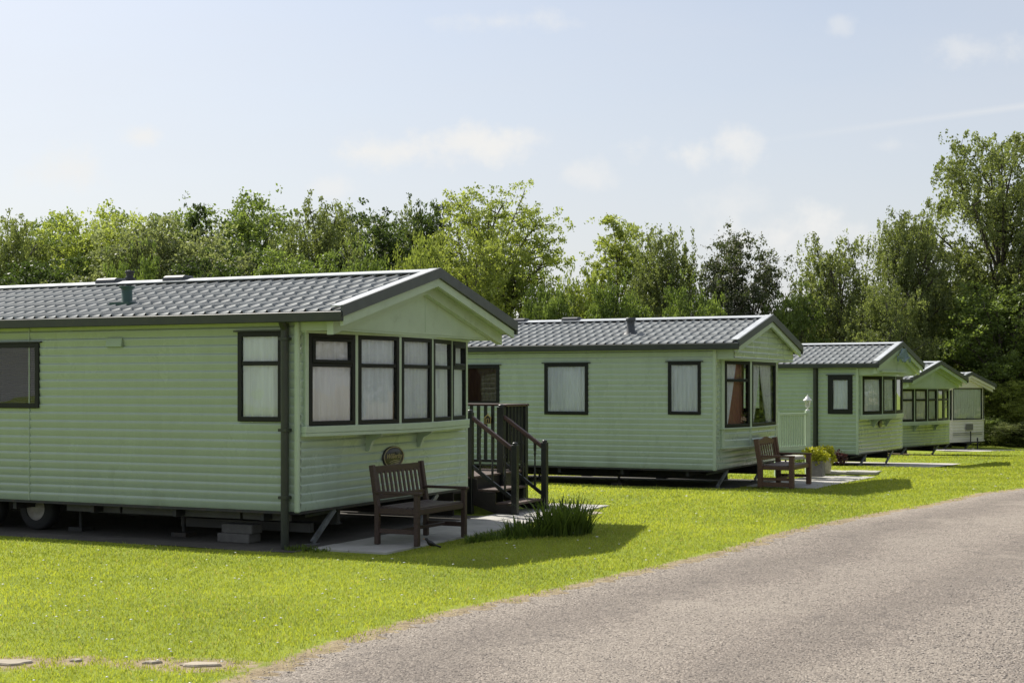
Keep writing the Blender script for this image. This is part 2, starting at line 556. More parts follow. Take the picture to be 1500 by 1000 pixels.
M['leaf_mid'] = leaf_mat('mid_green_leaves', (0.05, 0.085, 0.022), (0.29, 0.37, 0.11))
M['leaf_dark'] = leaf_mat('dark_green_leaves', (0.018, 0.034, 0.014), (0.115, 0.165, 0.05))
M['leaf_bright'] = leaf_mat('yellow_green_leaves', (0.12, 0.16, 0.035), (0.50, 0.56, 0.16))
M['leaf_birch'] = leaf_mat('olive_birch_leaves', (0.07, 0.095, 0.036), (0.33, 0.375, 0.15))
M['leaf_grey'] = leaf_mat('grey_green_leaves', (0.09, 0.115, 0.045), (0.38, 0.43, 0.20), tint=(1.1, 1.1, 0.7))
M['leaf_thorn'] = leaf_mat('hawthorn_leaves', (0.045, 0.062, 0.026), (0.13, 0.16, 0.07), tint=(1.1, 1.1, 0.7))
M['blossom'] = leaf_mat('hawthorn_blossom', (0.22, 0.21, 0.16), (0.42, 0.40, 0.32), 0.2, (1, 1, 0.9))
M['leaf_gold'] = leaf_mat('golden_leaves', (0.26, 0.30, 0.02), (0.62, 0.60, 0.06), 0.35, (1.1, 1.05, 0.5))
M['leaf_plum'] = leaf_mat('plum_leaves', (0.03, 0.012, 0.014), (0.085, 0.036, 0.036), 0.3, (1.2, 0.7, 0.7))
M['leaf_iris'] = leaf_mat('strap_leaves', (0.045, 0.08, 0.018), (0.20, 0.27, 0.06), 0.5)
M['grassblade'] = leaf_mat('grass_blades', (0.145, 0.20, 0.035), (0.52, 0.555, 0.11), 0.5, (1.3, 1.3, 0.55), 0.5, (0.44, 0.38, 0.20))
M['bark'] = pbr('bark', (0.075, 0.062, 0.048), 0.9, var=0.4, scale=3, bump=0.6, bscale=15, streak=(4, 4, 0.7))
M['barkpale'] = pbr('pale_bark', (0.16, 0.15, 0.125), 0.85, var=0.45, scale=3, bump=0.6, bscale=15, streak=(3, 3, 1.4))


def ground_mat():
    m, t, o = mat_new('lawn_soil')
    tcn = N(t, 'ShaderNodeTexCoord')
    n1 = N(t, 'ShaderNodeTexNoise', i_Scale=0.45, i_Detail=5.0, i_Roughness=0.6)
    n2 = N(t, 'ShaderNodeTexNoise', i_Scale=14.0, i_Detail=6.0, i_Roughness=0.75)
    n3 = N(t, 'ShaderNodeTexNoise', i_Scale=160.0, i_Detail=3.0)
    for n in (n1, n2, n3):
        L(t, tcn.outputs['Object'], n.inputs[0])
    f = math_(t, 'ADD', math_(t, 'MULTIPLY', n1.outputs[0], 0.5), math_(t, 'MULTIPLY', n2.outputs[0], 0.5))
    g = ramp(t, f, [(0.32, (0.15, 0.21, 0.02)), (0.5, (0.29, 0.36, 0.035)), (0.7, (0.42, 0.46, 0.06))]).outputs[0]
    g = mixc(t, ramp(t, n3.outputs[0], [(0.35, 0.55), (0.6, 0.0)]).outputs[0], g, (0.08, 0.11, 0.012))
    d = ramp(t, n2.outputs[0], [(0.3, (0.16, 0.12, 0.075)), (0.5, (0.34, 0.27, 0.165)), (0.75, (0.46, 0.38, 0.25))]).outputs[0]
    at = N(t, 'ShaderNodeAttribute', attribute_name='dirt')
    k = math_(t, 'ADD', at.outputs['Fac'], math_(t, 'MULTIPLY', math_(t, 'SUBTRACT', n2.outputs[0], 0.5), 0.9))
    k = ramp(t, k, [(0.42, 0.0), (0.62, 1.0)]).outputs[0]
    c = mixc(t, k, g, d)
    p = N(t, 'ShaderNodeBsdfPrincipled')
    p.inputs['Roughness'].default_value = 0.9
    p.inputs['Specular IOR Level'].default_value = 0.2
    L(t, c, p.inputs['Base Color'])
    bp = N(t, 'ShaderNodeBump', i_Strength=0.9, i_Distance=0.03)
    hh = math_(t, 'ADD', math_(t, 'MULTIPLY', n2.outputs[0], 0.6), math_(t, 'MULTIPLY', n3.outputs[0], 0.4))
    L(t, hh, bp.inputs['Height'])
    L(t, bp.outputs[0], p.inputs['Normal'])
    L(t, p.outputs[0], o.inputs[0])
    return m


def road_mat():
    m, t, o = mat_new('chipped_road')
    tcn = N(t, 'ShaderNodeTexCoord')
    vo = N(t, 'ShaderNodeTexVoronoi', i_Scale=80.0)
    vo.inputs['Randomness'].default_value = 1.0
    vo2 = N(t, 'ShaderNodeTexVoronoi', i_Scale=21.0)
    n1 = N(t, 'ShaderNodeTexNoise', i_Scale=0.55, i_Detail=5.0, i_Roughness=0.6)
    n2 = N(t, 'ShaderNodeTexNoise', i_Scale=42.0, i_Detail=5.0, i_Roughness=0.8)
    n4 = N(t, 'ShaderNodeTexNoise', i_Scale=5.0, i_Detail=6.0, i_Roughness=0.7)
    for n in (vo, vo2, n1, n2, n4):
        L(t, tcn.outputs['Object'], n.inputs[0])
    sp = N(t, 'ShaderNodeSeparateColor')
    L(t, vo.outputs['Color'], sp.inputs[0])
    st = ramp(t, sp.outputs[0], [(0.0, (0.055, 0.047, 0.04)), (0.12, (0.225, 0.19, 0.158)), (0.5, (0.32, 0.272, 0.228)), (0.9, (0.41, 0.352, 0.297)), (1.0, (0.56, 0.49, 0.42))]).outputs[0]
    st = mixc(t, ramp(t, n2.outputs[0], [(0.36, 0.75), (0.50, 0.0)]).outputs[0], st, (0.10, 0.088, 0.078))
    st = mixc(t, ramp(t, n1.outputs[0], [(0.35, 0.0), (0.7, 0.35)]).outputs[0], st, (0.36, 0.315, 0.262))
    st = mixc(t, ramp(t, n4.outputs[0], [(0.52, 0.0), (0.68, 0.6)]).outputs[0], st, (0.15, 0.13, 0.115))
    ac = N(t, 'ShaderNodeAttribute', attribute_name='across')
    wb = math_(t, 'ADD', ac.outputs['Fac'], math_(t, 'MULTIPLY', n1.outputs[0], 1.1))
    tk = math_(t, 'SINE', math_(t, 'MULTIPLY', wb, 3.6))
    st = mixc(t, math_(t, 'MULTIPLY', math_(t, 'ADD', tk, 0.2, True), 0.22), st, (0.42, 0.37, 0.31))
    st = mixc(t, math_(t, 'MULTIPLY', math_(t, 'MULTIPLY', tk, -1.0, True), 0.30), st, (0.13, 0.11, 0.095))
    sp2 = N(t, 'ShaderNodeSeparateColor')
    L(t, vo2.outputs['Color'], sp2.inputs[0])
    spk = math_(t, 'MULTIPLY', ramp(t, vo2.outputs['Distance'], [(0.16, 1.0), (0.26, 0.0)]).outputs[0], math_(t, 'GREATER_THAN', sp2.outputs[1], 0.5))
    st = mixc(t, math_(t, 'MULTIPLY', spk, 0.85), st, (0.045, 0.038, 0.032))
    st = mixc(t, ramp(t, n1.outputs[0], [(0.58, 0.0), (0.72, 0.45)]).outputs[0], st, (0.47, 0.41, 0.34))
    p = N(t, 'ShaderNodeBsdfPrincipled')
    p.inputs['Roughness'].default_value = 0.85
    p.inputs['Specular IOR Level'].default_value = 0.3
    L(t, st, p.inputs['Base Color'])
    bp = N(t, 'ShaderNodeBump', i_Strength=1.0, i_Distance=0.012)
    hh = math_(t, 'ADD', math_(t, 'MULTIPLY', vo.outputs['Distance'], -0.9), math_(t, 'MULTIPLY', n2.outputs[0], 1.2))
    L(t, hh, bp.inputs['Height'])
    L(t, bp.outputs[0], p.inputs['Normal'])
    L(t, p.outputs[0], o.inputs[0])
    return m


M['ground'] = ground_mat()
M['road'] = road_mat()
M['chips'] = pbr('stone_chippings', (0.30, 0.265, 0.23), 0.85, var=0.6, scale=25)

# ------------------------------------------------------------------ caravans: where they stand
# key: near-left front corner (x, y), ground height z, yaw theta (front looks towards +x turned by -theta), width
CVS = {
    1: dict(p=(-2.224, 14.80), z=0.0, th=25.0, W=3.88, L=10.2),
    2: dict(p=(3.30, 23.06), z=0.0, th=26.0, W=3.70, L=10.4),
    3: dict(p=(7.86, 32.30), z=-0.20, th=30.0, W=3.80, L=9.6),
    4: dict(p=(11.35, 42.0), z=-0.45, th=39.5, W=3.90, L=9.6),
    5: dict(p=(15.34, 51.1), z=-0.62, th=50.0, W=2.90, L=8.4),
}


def sstep(a):
    a = np.clip(a, 0, 1)
    return a * a * (3 - 2 * a)


def local_np(k, x, y):
    c = CVS[k]
    th = R(c['th'])
    dx, dy = x - c['p'][0], y - c['p'][1]
    return dx * cos(th) - dy * sin(th), dx * sin(th) + dy * cos(th)


PADR = {1: (1.15, -0.33, 6.6), 2: (1.35, -0.1, 5.6), 3: (1.6, -0.4, 5.0), 4: (3.0, -0.6, 5.0), 5: (4.6, -1.6, 4.0)}


def zg(x, y):
    x = np.asarray(x, dtype=float)
    y = np.asarray(y, dtype=float)
    base = -0.022 * np.clip(y - 24.0, 0, 66.0)
    r = np.ones_like(base)
    for k in PADR:
        lx, ly = local_np(k, x, y)
        x1, y0, y1 = PADR[k]
        dx = np.maximum(np.maximum(-CVS[k]['L'] - 0.6 - lx, lx - x1), 0)
        dy = np.maximum(np.maximum(y0 - ly, ly - y1), 0)
        r = r * sstep(np.hypot(dx, dy) / 0.9)
    return base + 0.10 * r + 0.012 * np.sin(x * 1.3 + 0.7 * y) * np.cos(y * 0.9 - 0.4 * x) * r


def G(u, v):
    """pixel of the photograph -> point on the ground"""
    Y = HC * F / max(v - HOR, 5)
    for _ in range(30):
        X = (u - 750) / F * Y
        Y = 0.5 * Y + 0.5 * (HC - float(zg(X, Y))) * F / max(v - HOR, 5)
    X = (u - 750) / F * Y
    return X, Y, float(zg(X, Y))


# ------------------------------------------------------------------ ground and road


def axis(segs):
    out = []
    for a, b, s in segs:
        out += list(np.arange(a, b, s))
    out.append(segs[-1][1])
    return np.array(out)


LEFT_EDGE = [(-5.2, -6.0), (-4.0, -1.0), (-3.1, 2.6), (-2.3, 5.2), (-1.78, 6.9)] + [G(u, v)[:2] for (u, v) in
             ((372, 992), (474, 953), (612, 911), (740, 882), (881, 851), (999, 824), (1100, 798), (1207, 769), (1393, 734), (1500, 716))]
_a, _b = LEFT_EDGE[-2], LEFT_EDGE[-1]
LEFT_EDGE += [(_b[0] + 4.0, _b[1] + 3.2), (_b[0] + 11, _b[1] + 7.5), (_b[0] + 30, _b[1] + 16)]


def smooth_line(pts, n=14):
    P = [Vector((p[0], p[1], 0)) for p in pts]
    out = []
    for i in range(len(P) - 1):
        p0, p1, p2, p3 = P[max(i - 1, 0)], P[i], P[i + 1], P[min(i + 2, len(P) - 1)]
        for k in range(n):
            t = k / n
            out.append(0.5 * ((2 * p1) + (p2 - p0) * t + (2 * p0 - 5 * p1 + 4 * p2 - p3) * t * t + (3 * p1 - p0 - 3 * p2 + p3) * t ** 3))
    out.append(P[-1])
    return out


EDGE = smooth_line(LEFT_EDGE, 40)
EN = np.array([(p.x, p.y) for p in EDGE])
ET = np.gradient(EN, axis=0)
ET /= np.linalg.norm(ET, axis=1)[:, None]
EP = np.stack([ET[:, 1], -ET[:, 0]], 1)      # towards the road


def edge_dist(x, y):
    """signed distance to the road's left edge, positive on the road"""
    x = np.atleast_1d(np.asarray(x, float))
    y = np.atleast_1d(np.asarray(y, float))
    out = np.empty(len(x))
    for s in range(0, len(x), 20000):
        xx, yy = x[s:s + 20000], y[s:s + 20000]
        d2 = (xx[:, None] - EN[None, ::3, 0]) ** 2 + (yy[:, None] - EN[None, ::3, 1]) ** 2
        j = d2.argmin(1) * 3
        out[s:s + 20000] = (xx - EN[j, 0]) * EP[j, 0] + (yy - EN[j, 1]) * EP[j, 1]
    return out


STONES = [(14, 971, .13, .09), (112, 968, .04, .03), (296, 974, .14, .055), (222, 971, .06, .035), (872, 752, .12, .2)]
XS = axis([(-400, -60, 40), (-60, -20, 4), (-20, -6, .5), (-6, 12, .12), (12, 24, .6), (24, 70, 4), (70, 420, 50)])
YS = axis([(-60, 0, 10), (0, 6, .6), (6, 22, .12), (22, 46, .3), (46, 100, 3), (100, 500, 50)])
GX, GY = np.meshgrid(XS, YS)
GZ = zg(GX, GY)
ed = edge_dist(GX.ravel(), GY.ravel()).reshape(GX.shape)
dirt = np.clip(1 - np.abs(ed + 0.02) / 0.26, 0, 1) * 0.85
dirt = np.where(ed > 0, 0.9, dirt)
for (u, v, a, b) in STONES[:4]:
    sx_, sy_, _ = G(u, v)
    q = np.hypot((GX - sx_) / (a + .18), (GY - sy_) / (b + .16))
    dirt = np.maximum(dirt, np.clip(1.6 - q, 0, 1) * 0.8)
for k in CVS:
    lx, ly = local_np(k, GX, GY)
    ins = (lx > -CVS[k]['L']) & (lx < 0.1) & (ly > -0.05) & (ly < CVS[k]['W'])
    dirt = np.where(ins, 0.9, dirt)
ny, nx = GX.shape
idx = np.arange(nx * ny).reshape(ny, nx)
FQ = np.stack([idx[:-1, :-1], idx[:-1, 1:], idx[1:, 1:], idx[1:, :-1]], -1).reshape(-1, 4)
V3 = np.stack([GX, GY, GZ], -1).reshape(-1, 3)
# leave the road bed 3 cm under the road sheet
V3[:, 2] -= 0.03 * sstep((ed.ravel() - 0.12) / 0.4)
g = np_mesh('ground', V3, FQ, M['ground'], col=dirt.ravel(), smooth=True, cname='dirt')
tag(g, 'gently sloping lawn around the green caravans', kind='structure')

rng = np.random.default_rng(5)
NC = 26
wv = np.concatenate([[0, .03, .08, .16, .3, .5], np.linspace(0.8, 6.4, NC - 6)])
jit = 0.06 + 0.06 * np.sin(np.arange(len(EN)) * 0.7) * np.sin(np.arange(len(EN)) * 0.23 + 1) + 0.035 * rng.standard_normal(len(EN))
RV = np.zeros((len(EN), NC, 3))
for j, w in enumerate(wv):
    off = w + jit * max(0, 1 - w / 0.5)
    RV[:, j, 0] = EN[:, 0] + EP[:, 0] * off
    RV[:, j, 1] = EN[:, 1] + EP[:, 1] * off
    RV[:, j, 2] = zg(RV[:, j, 0], RV[:, j, 1]) + (0.004 if w < .1 else 0.012)
    if w == 0:
        RV[:, j, 2] -= 0.012
ridx = np.arange(len(EN) * NC).reshape(len(EN), NC)
RF = np.stack([ridx[:-1, :-1], ridx[:-1, 1:], ridx[1:, 1:], ridx[1:, :-1]], -1).reshape(-1, 4)
o = np_mesh('road', RV.reshape(-1, 3), RF[:, ::-1], M['road'], smooth=True, col=np.tile(wv, len(EN)), cname='across')
tag(o, 'grey brown chipped tarmac track curving past the lawn', kind='structure')

# loose chippings lying on the track
rng = np.random.default_rng(11)


def chips(n, ymax, name, label, smin, smax, region):
    xs = rng.uniform(-1.5, 5.5, n * 3)
    ys = rng.uniform(6.5, ymax, n * 3)
    d = edge_dist(xs, ys)
    keep = region(xs, ys, d)
    xs, ys = xs[keep][:n], ys[keep][:n]
    n = len(xs)
    zs = zg(xs, ys) + 0.012
    base = np.array([[1, 0, 0], [-1, 0, 0], [0, 1, 0], [0, -1, 0], [0, 0, 1], [0, 0, -.4]], float)
    fc = np.array([[0, 2, 4], [2, 1, 4], [1, 3, 4], [3, 0, 4], [2, 0, 5], [1, 2, 5], [3, 1, 5], [0, 3, 5]])
    sc = rng.uniform(smin, smax, (n, 1, 1)) * rng.uniform(.6, 1.25, (n, 6, 3)) * np.array([1, 1, .6])
    a = rng.uniform(0, 2 * pi, n)
    P = base[None] * sc
    X = P[..., 0] * np.cos(a)[:, None] - P[..., 1] * np.sin(a)[:, None] + xs[:, None]
    Y = P[..., 0] * np.sin(a)[:, None] + P[..., 1] * np.cos(a)[:, None] + ys[:, None]
    Z = P[..., 2] + zs[:, None]
    V = np.stack([X, Y, Z], -1).reshape(-1, 3)
    Fc = (fc[None] + (np.arange(n) * 6)[:, None, None]).reshape(-1, 3)
    ob = np_mesh(name, V, Fc, M['chips'])
    tag(ob, label, 'gravel', kind='stuff')


chips(30000, 17, 'gravel', 'loose stone chippings scattered over the track', 0.003, 0.008, lambda x, y, d: (d > -0.05) & (d < 6) & (x < .42 * y + .8))
chips(16000, 12, 'gravel', 'coarser pale gravel along the right edge of the track', 0.005, 0.014,
      lambda x, y, d: (rng.random(len(x)) < np.clip((x - 1.7 - (y - 7.5) * .42) * 0.8, 0, 1)))

# grass blades of the lawn


def vnoise(x, y, seed):
    rg = np.random.default_rng(seed).random((257, 257))
    xi, yi = np.floor(x).astype(int), np.floor(y).astype(int)
    fx, fy = x - xi, y - yi
    fx, fy = fx * fx * (3 - 2 * fx), fy * fy * (3 - 2 * fy)
    g_ = lambda a, b: rg[a % 257, b % 257]
    return (g_(xi, yi) * (1 - fx) + g_(xi + 1, yi) * fx) * (1 - fy) + (g_(xi, yi + 1) * (1 - fx) + g_(xi + 1, yi + 1) * fx) * fy


def grass(n, seed):
    r = np.random.default_rng(seed)
    a, b, e = 6.8, 46.0, 0.45
    q = r.random(n)
    Y = (a ** e + q * (b ** e - a ** e)) ** (1 / e)
    X = r.uniform(-1, 1, n) * (0.44 * Y + 1.0)
    d = edge_dist(X, Y)
    ok = d < 0.10
    wob = .12 * np.sin(X * 5.3 + Y * 3.1) * np.sin(Y * 4.1 - X * 2.3) + .08 * np.sin(X * 13 + Y * 11)
    wob = wob * .7
    ok &= ~((d + wob > -0.20) & (r.random(n) < np.clip((d + wob + .20) / .22, 0, 1) ** .6))
    for k in CVS:
        lx, ly = local_np(k, X, Y)
        ok &= ~((lx > -CVS[k]['L']) & (lx < 0.12) & (ly > (-0.40 + .05 * np.sin(lx * 9) if k == 1 else -0.02)) & (ly < CVS[k]['W'] + .1))
        if k == 1:
            ok &= ~((lx > 0.08) & (lx < 1.06) & (ly > -.05) & (ly < 6.2))
            ok &= ~((lx > -2.4) & (lx < .7) & (ly > 3.8) & (ly < 6.3))
        if k == 2:
            ok &= ~((lx > 0.08) & (lx < 1.16) & (ly > 1.2) & (ly < 6.0))
    for (u, v, aa, bb) in STONES:
        sx2, sy2, _ = G(u, v)
        qq = np.hypot((X - sx2) / (aa + .05), (Y - sy2) / (bb + .06))
        ok &= ~(qq < 1.0 + .15 * r.standard_normal(n))
    for (kk, x0, x1, y0, y1) in PALEPADS:
        lx, ly = local_np(kk, X, Y)
        ok &= ~((lx > x0) & (lx < x1) & (ly > y0) & (ly < y1))
    X, Y, d = X[ok], Y[ok], d[ok]
    n = len(X)
    Z = zg(X, Y) - 0.004
    patch = vnoise(X * 1.3, Y * 1.3, 1) * .6 + vnoise(X * 3.1, Y * 3.1, 2) * .4
    patch2 = vnoise(X * 8, Y * 8, 3) * .6 + vnoise(X * 17, Y * 17, 4) * .4
    patch3 = vnoise(X * .42, Y * .42, 5) * .6 + vnoise(X * .9, Y * .9, 6) * .4
    far = np.clip((Y / 8.0), .8, 6)
    h = (0.015 + 0.010 * patch + 0.010 * patch2 * r.random(n)) * r.uniform(.6, 1.35, n) * far ** .15
    tall = r.random(n) < .012
    h = np.where(tall, h * 1.7, h)
    w = 0.0022 * far ** .85 * r.uniform(.7, 1.4, n)
    az = r.uniform(0, 2 * pi, n)
    lean = r.uniform(0.1, 1.1, n) * h
    la = r.uniform(0, 2 * pi, n)
    cx, sx_ = np.cos(az) * w, np.sin(az) * w
    tipx, tipy = X + np.cos(la) * lean, Y + np.sin(la) * lean
    mx, my = X + np.cos(la) * lean * .3, Y + np.sin(la) * lean * .3
    V = np.empty((n, 5, 3))
    V[:, 0] = np.stack([X - cx, Y - sx_, Z], 1)
    V[:, 1] = np.stack([X + cx, Y + sx_, Z], 1)
    V[:, 2] = np.stack([mx + cx * .8, my + sx_ * .8, Z + h * .6], 1)
    V[:, 3] = np.stack([mx - cx * .8, my - sx_ * .8, Z + h * .6], 1)
    V[:, 4] = np.stack([tipx, tipy, Z + h], 1)
    I = (np.arange(n) * 5)[:, None]
    F3 = np.concatenate([I + np.array([[0, 1, 2]]), I + np.array([[0, 2, 3]]), I + np.array([[3, 2, 4]])], 0)
    tone = np.clip(.5 * patch + .5 * patch2 + .45 * patch3 + .6 * r.random(n) - .52, 0, 1)
    tone = np.where(r.random(n) < .01 + .28 * np.clip(1 - patch3 - .25, 0, 1) * np.clip(1.1 - patch2 - .2, 0, 1), -5.0, tone)
    ob = np_mesh('grass', V.reshape(-1, 3), F3, M['grassblade'], col=np.tile(tone, 3))
    tag(ob, 'short bright green mown grass of the lawn', 'grass', kind='stuff')
    return n


PALEPADS = [(3, -6.0, 1.35, -0.35, 4.4), (4, -3.0, 2.9, -.6, 1.6), (5, -2.0, 4.6, -1.6, 1.2)]

# ------------------------------------------------------------------ pads and paving


def ground_patch(name, pts, mat, label, lift=0.012, res=0.4, th=0.0):
    """polygon (world xy, convex quad order) draped over the ground"""
    A, B, C, D = [Vector((p[0], p[1])) for p in pts]
    nu = max(2, int((B - A).length / res))
    nv_ = max(2, int((D - A).length / res))
    vs, fs = [], []
    for j in range(nv_ + 1):
        for i in range(nu + 1):
            s, t = i / nu, j / nv_
            p = (A * (1 - s) + B * s) * (1 - t) + (D * (1 - s) + C * s) * t
            e = min(i, nu - i, j, nv_ - j) > 0
            jx = 0 if e else random.uniform(-.04, .04)
            vs.append((p.x + jx, p.y + jx, float(zg(p.x, p.y)) + lift))
    for j in range(nv_):
        for i in range(nu):
            k = j * (nu + 1) + i
            fs.append((k, k + 1, k + nu + 2, k + nu + 1))
    mb = MB()
    mb.add(vs, fs, True)
    ob = mb.build(name, mat)
    tag(ob, label, kind='structure')
    return ob


def WL(k, x, y):
    c = CVS[k]
    th = R(c['th'])
    return (c['p'][0] + x * cos(th) + y * sin(th), c['p'][1] - x * sin(th) + y * cos(th))


random.seed(3)
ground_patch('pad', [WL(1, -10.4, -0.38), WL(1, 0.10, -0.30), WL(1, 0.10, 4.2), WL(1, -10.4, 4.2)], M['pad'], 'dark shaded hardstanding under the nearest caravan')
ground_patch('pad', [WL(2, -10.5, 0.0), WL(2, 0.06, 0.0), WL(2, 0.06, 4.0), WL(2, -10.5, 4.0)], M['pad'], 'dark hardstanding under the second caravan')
for (kk, x0, x1, y0, y1) in PALEPADS:
    ground_patch('pad', [WL(kk, x0, y0), WL(kk, x1, y0), WL(kk, x1, y1), WL(kk, x0, y1)], M['padpale'],
                 'pale concrete hardstanding under the ' + {3: 'third', 4: 'fourth', 5: 'cream'}[kk] + ' caravan', 0.03)


def slabs(k, x0, x1, y0, y1, size, label):
    mb = MB()
    ya = y0
    th = R(CVS[k]['th'])
    X = Vector((cos(th), -sin(th), 0))
    Y = Vector((sin(th), cos(th), 0))
    while ya < y1 - 0.05:
        xa = x0
        while xa < x1 - 0.05:
            w_ = min(size, x1 - xa)
            px, py = WL(k, xa + .004, ya + .004)
            z = float(zg(*WL(k, xa + .3, ya + .3))) + random.uniform(-.003, .003)
            mb.obox((px, py, z - .03), X, Y, (0, 0, 1), w_ - .008, size - .008, .052)
            xa += size
        ya += size
    ob = mb.build('paving', M['paving'], bevel=.004)
    tag(ob, label, kind='structure')


slabs(1, 0.12, 1.02, 0.06, 6.3, 0.45, 'pale paving slabs along the front of the nearest caravan')
slabs(2, 0.15, 1.35, 1.2, 6.2, 0.6, 'pale paving slabs along the front of the second caravan')

print('blades', grass(980000, 2))

# daisies and pale leaves in the lawn
r = random.Random(8)
mb = MB()
for i in range(420):
    u, v = r.uniform(-60, 1480), 565 + (r.random() ** .8) * 380 + 90
    x, y, z = G(u, v)
    if float(edge_dist(x, y)[0]) > -0.15:
        continue
    lx, ly = [float(q) for q in local_np(1, x, y)]
    if lx < 1.2 and ly > -.2 and ly < 6.5:
        continue
    s = r.uniform(.008, .014) * max(1, y / 11)
    mb.lathe([(0.001, .001), (s, 0), (s * .3, .004), (0.001, .005)], (x, y, z + .035), n=6)
o = mb.build('daisies', M['white'])
tag(o, 'tiny white daisies dotted through the lawn', 'daisies', kind='stuff')

# ------------------------------------------------------------------ caravan builder
PITCH = 0.092
PROF = [(0.0, 0.0), (0.12, 0.0040), (0.3, 0.0078), (0.5, 0.0105), (0.72, 0.0128), (0.89, 0.0134), (0.945, 0.0105), (1.0, 0.0)]


def siding(mb, p, q, n, z0, z1, zref, pitch=PITCH, amp=1.0):
    """ribbed cladding sheet between plan points p and q, outward plan normal n"""
    zs = []
    k = math.floor((z0 - zref) / pitch) - 1
    while zref + k * pitch < z1:
        for f, o_ in PROF[:-1]:
            z = zref + (k + f) * pitch
            if z0 < z < z1:
                zs.append((z, o_ * amp))
        k += 1

    def off(z):
        f = ((z - zref) / pitch) % 1.0
        for (a, oa), (b, ob) in zip(PROF, PROF[1:]):
            if a <= f <= b:
                return (oa + (ob - oa) * (f - a) / (b - a)) * amp
        return 0
    zs = [(z0, off(z0))] + zs + [(z1, off(z1))]
    vs = []
    for z, o_ in zs:
        vs.append((p[0] + n[0] * o_, p[1] + n[1] * o_, z))
        vs.append((q[0] + n[0] * o_, q[1] + n[1] * o_, z))
    mb.add(vs, [(2 * i, 2 * i + 1, 2 * i + 3, 2 * i + 2) for i in range(len(zs) - 1)], True)


def wall_with_holes(mb, p, q, n, z0, z1, holes, zref, amp=1.0, pitch=PITCH):
    """holes: (s0,s1,z0,z1) with s metres along p->q"""
    d = Vector((q[0] - p[0], q[1] - p[1]))
    ln = d.length
    d.normalize()
    xs = sorted(set([0, ln] + [h[0] for h in holes] + [h[1] for h in holes]))
    xs = [x for x in xs if -1e-6 <= x <= ln + 1e-6]
    for a, b in zip(xs, xs[1:]):
        if b - a < 1e-4:
            continue
        mid = (a + b) / 2
        cuts = sorted([(h[2], h[3]) for h in holes if h[0] < mid < h[1]])
        z = z0
        spans = []
        for c0_, c1__ in cuts:
            if c0_ > z:
                spans.append((z, c0_))
            z = max(z, c1__)
        if z < z1:
            spans.append((z, z1))
        for s0, s1 in spans:
            siding(mb, (p[0] + d.x * a, p[1] + d.y * a), (p[0] + d.x * b, p[1] + d.y * b), n, s0, s1, zref, pitch, amp)


def window(parent, p, q, z0, z1, fw=0.05, transom=None, sash=False, frame_mat='frame', curtain='net', inset=0.03, proud=0.018,
           label=None, mullions=(), thick=None, top_only=False):
    """framed window between plan points p and q; outward normal to the right of p->q (seen from above, d x up)"""
    d = Vector((q[0] - p[0], q[1] - p[1], 0))
    ln = d.length
    d.normalize()
    n = Vector((d.y, -d.x, 0))
    P = Vector((p[0], p[1], 0))
    up = Vector((0, 0, 1))
    mb = MB()

    def bar_(s0, s1, za, zb_, out=proud, inn=-0.04):
        mb.obox(P + d * s0 + n * inn + up * za, d, n, up, s1 - s0, out - inn, zb_ - za)
    bar_(0, fw, z0, z1)
    bar_(ln - fw, ln, z0, z1)
    bar_(fw, ln - fw, z0, z0 + fw)
    bar_(fw, ln - fw, z1 - fw, z1)
    if transom:
        bar_(fw, ln - fw, transom - fw * .45, transom + fw * .45, proud - .004)
    for mz in mullions:
        bar_(mz - fw * .4, mz + fw * .4, z0 + fw, z1 - fw, proud - .006)
    if sash:
        sw = fw * .75
        a, b, c, e = fw, ln - fw, transom + fw * .45, z1 - fw
        for q_ in ((a, a + sw, c, e), (b - sw, b, c, e), (a + sw, b - sw, c, c + sw), (a + sw, b - sw, e - sw, e)):
            bar_(*q_, out=proud + .012)
    w = mb.build('window', M[frame_mat], parent, bevel=.004)
    if label:
        w['label'] = label
    g_ = MB()
    a = P + d * fw - n * 0.002
    b = P + d * (ln - fw) - n * 0.002
    g_.add([a + up * (z0 + fw), b + up * (z0 + fw), b + up * (z1 - fw), a + up * (z1 - fw)], [(0, 1, 2, 3)])
    g_.build('pane', M['glass'], w)
    # drip rail
    if proud > .02 and curtain is not None and frame_mat == 'frame' and label != 'bay':
        pass
    if curtain:
        hang_curtain(w, P, d, n, 0.0, ln, z0 - .01, z1 + .01, inset, curtain)
    return w


def hang_curtain(w, P, d, n, s0, s1, z0, z1, inset, kind, name='curtain', amp=0.014, wave=0.085, sweep=0.0):
    c = MB()
    ns = max(8, int((s1 - s0) / 0.011))
    rr = random.Random(int(P.x * 1000 + P.y * 77 + z0 * 31) + len(kind))
    ph, f2 = rr.uniform(0, 6), rr.uniform(.7, 1.3)
    nzv = 7
    vs, fs = [], []
    for j in range(nzv):
        t = j / (nzv - 1)
        z = z1 + (z0 - z1) * t
        for i in range(ns + 1):
            f = i / ns
            if sweep > 0:       # gathered towards the low end of s
                f2_ = f * (1 - sweep * t ** 1.2 * .8)
            elif sweep < 0:
                f2_ = 1 - (1 - f) * (1 + sweep * t ** 1.2 * .8)
            else:
                f2_ = f
            s = s0 + (s1 - s0) * f2_
            so_ = s0 + (s1 - s0) * f
            o_ = amp * sin(so_ / wave * 2 * pi * f2 + ph + .5 * sin(so_ * 9)) * (.5 + .7 * t) + .006 * sin(so_ * 31 + 3 * t)
            vs.append(P + d * s - n * (inset - o_) + Vector((0, 0, z)))
    for j in range(nzv - 1):
        for i in range(ns):
            k = j * (ns + 1) + i
            fs.append((k, k + ns + 1, k + ns + 2, k + 1))
    c.add(vs, fs, True)
    return c.build(name, M[kind], w)


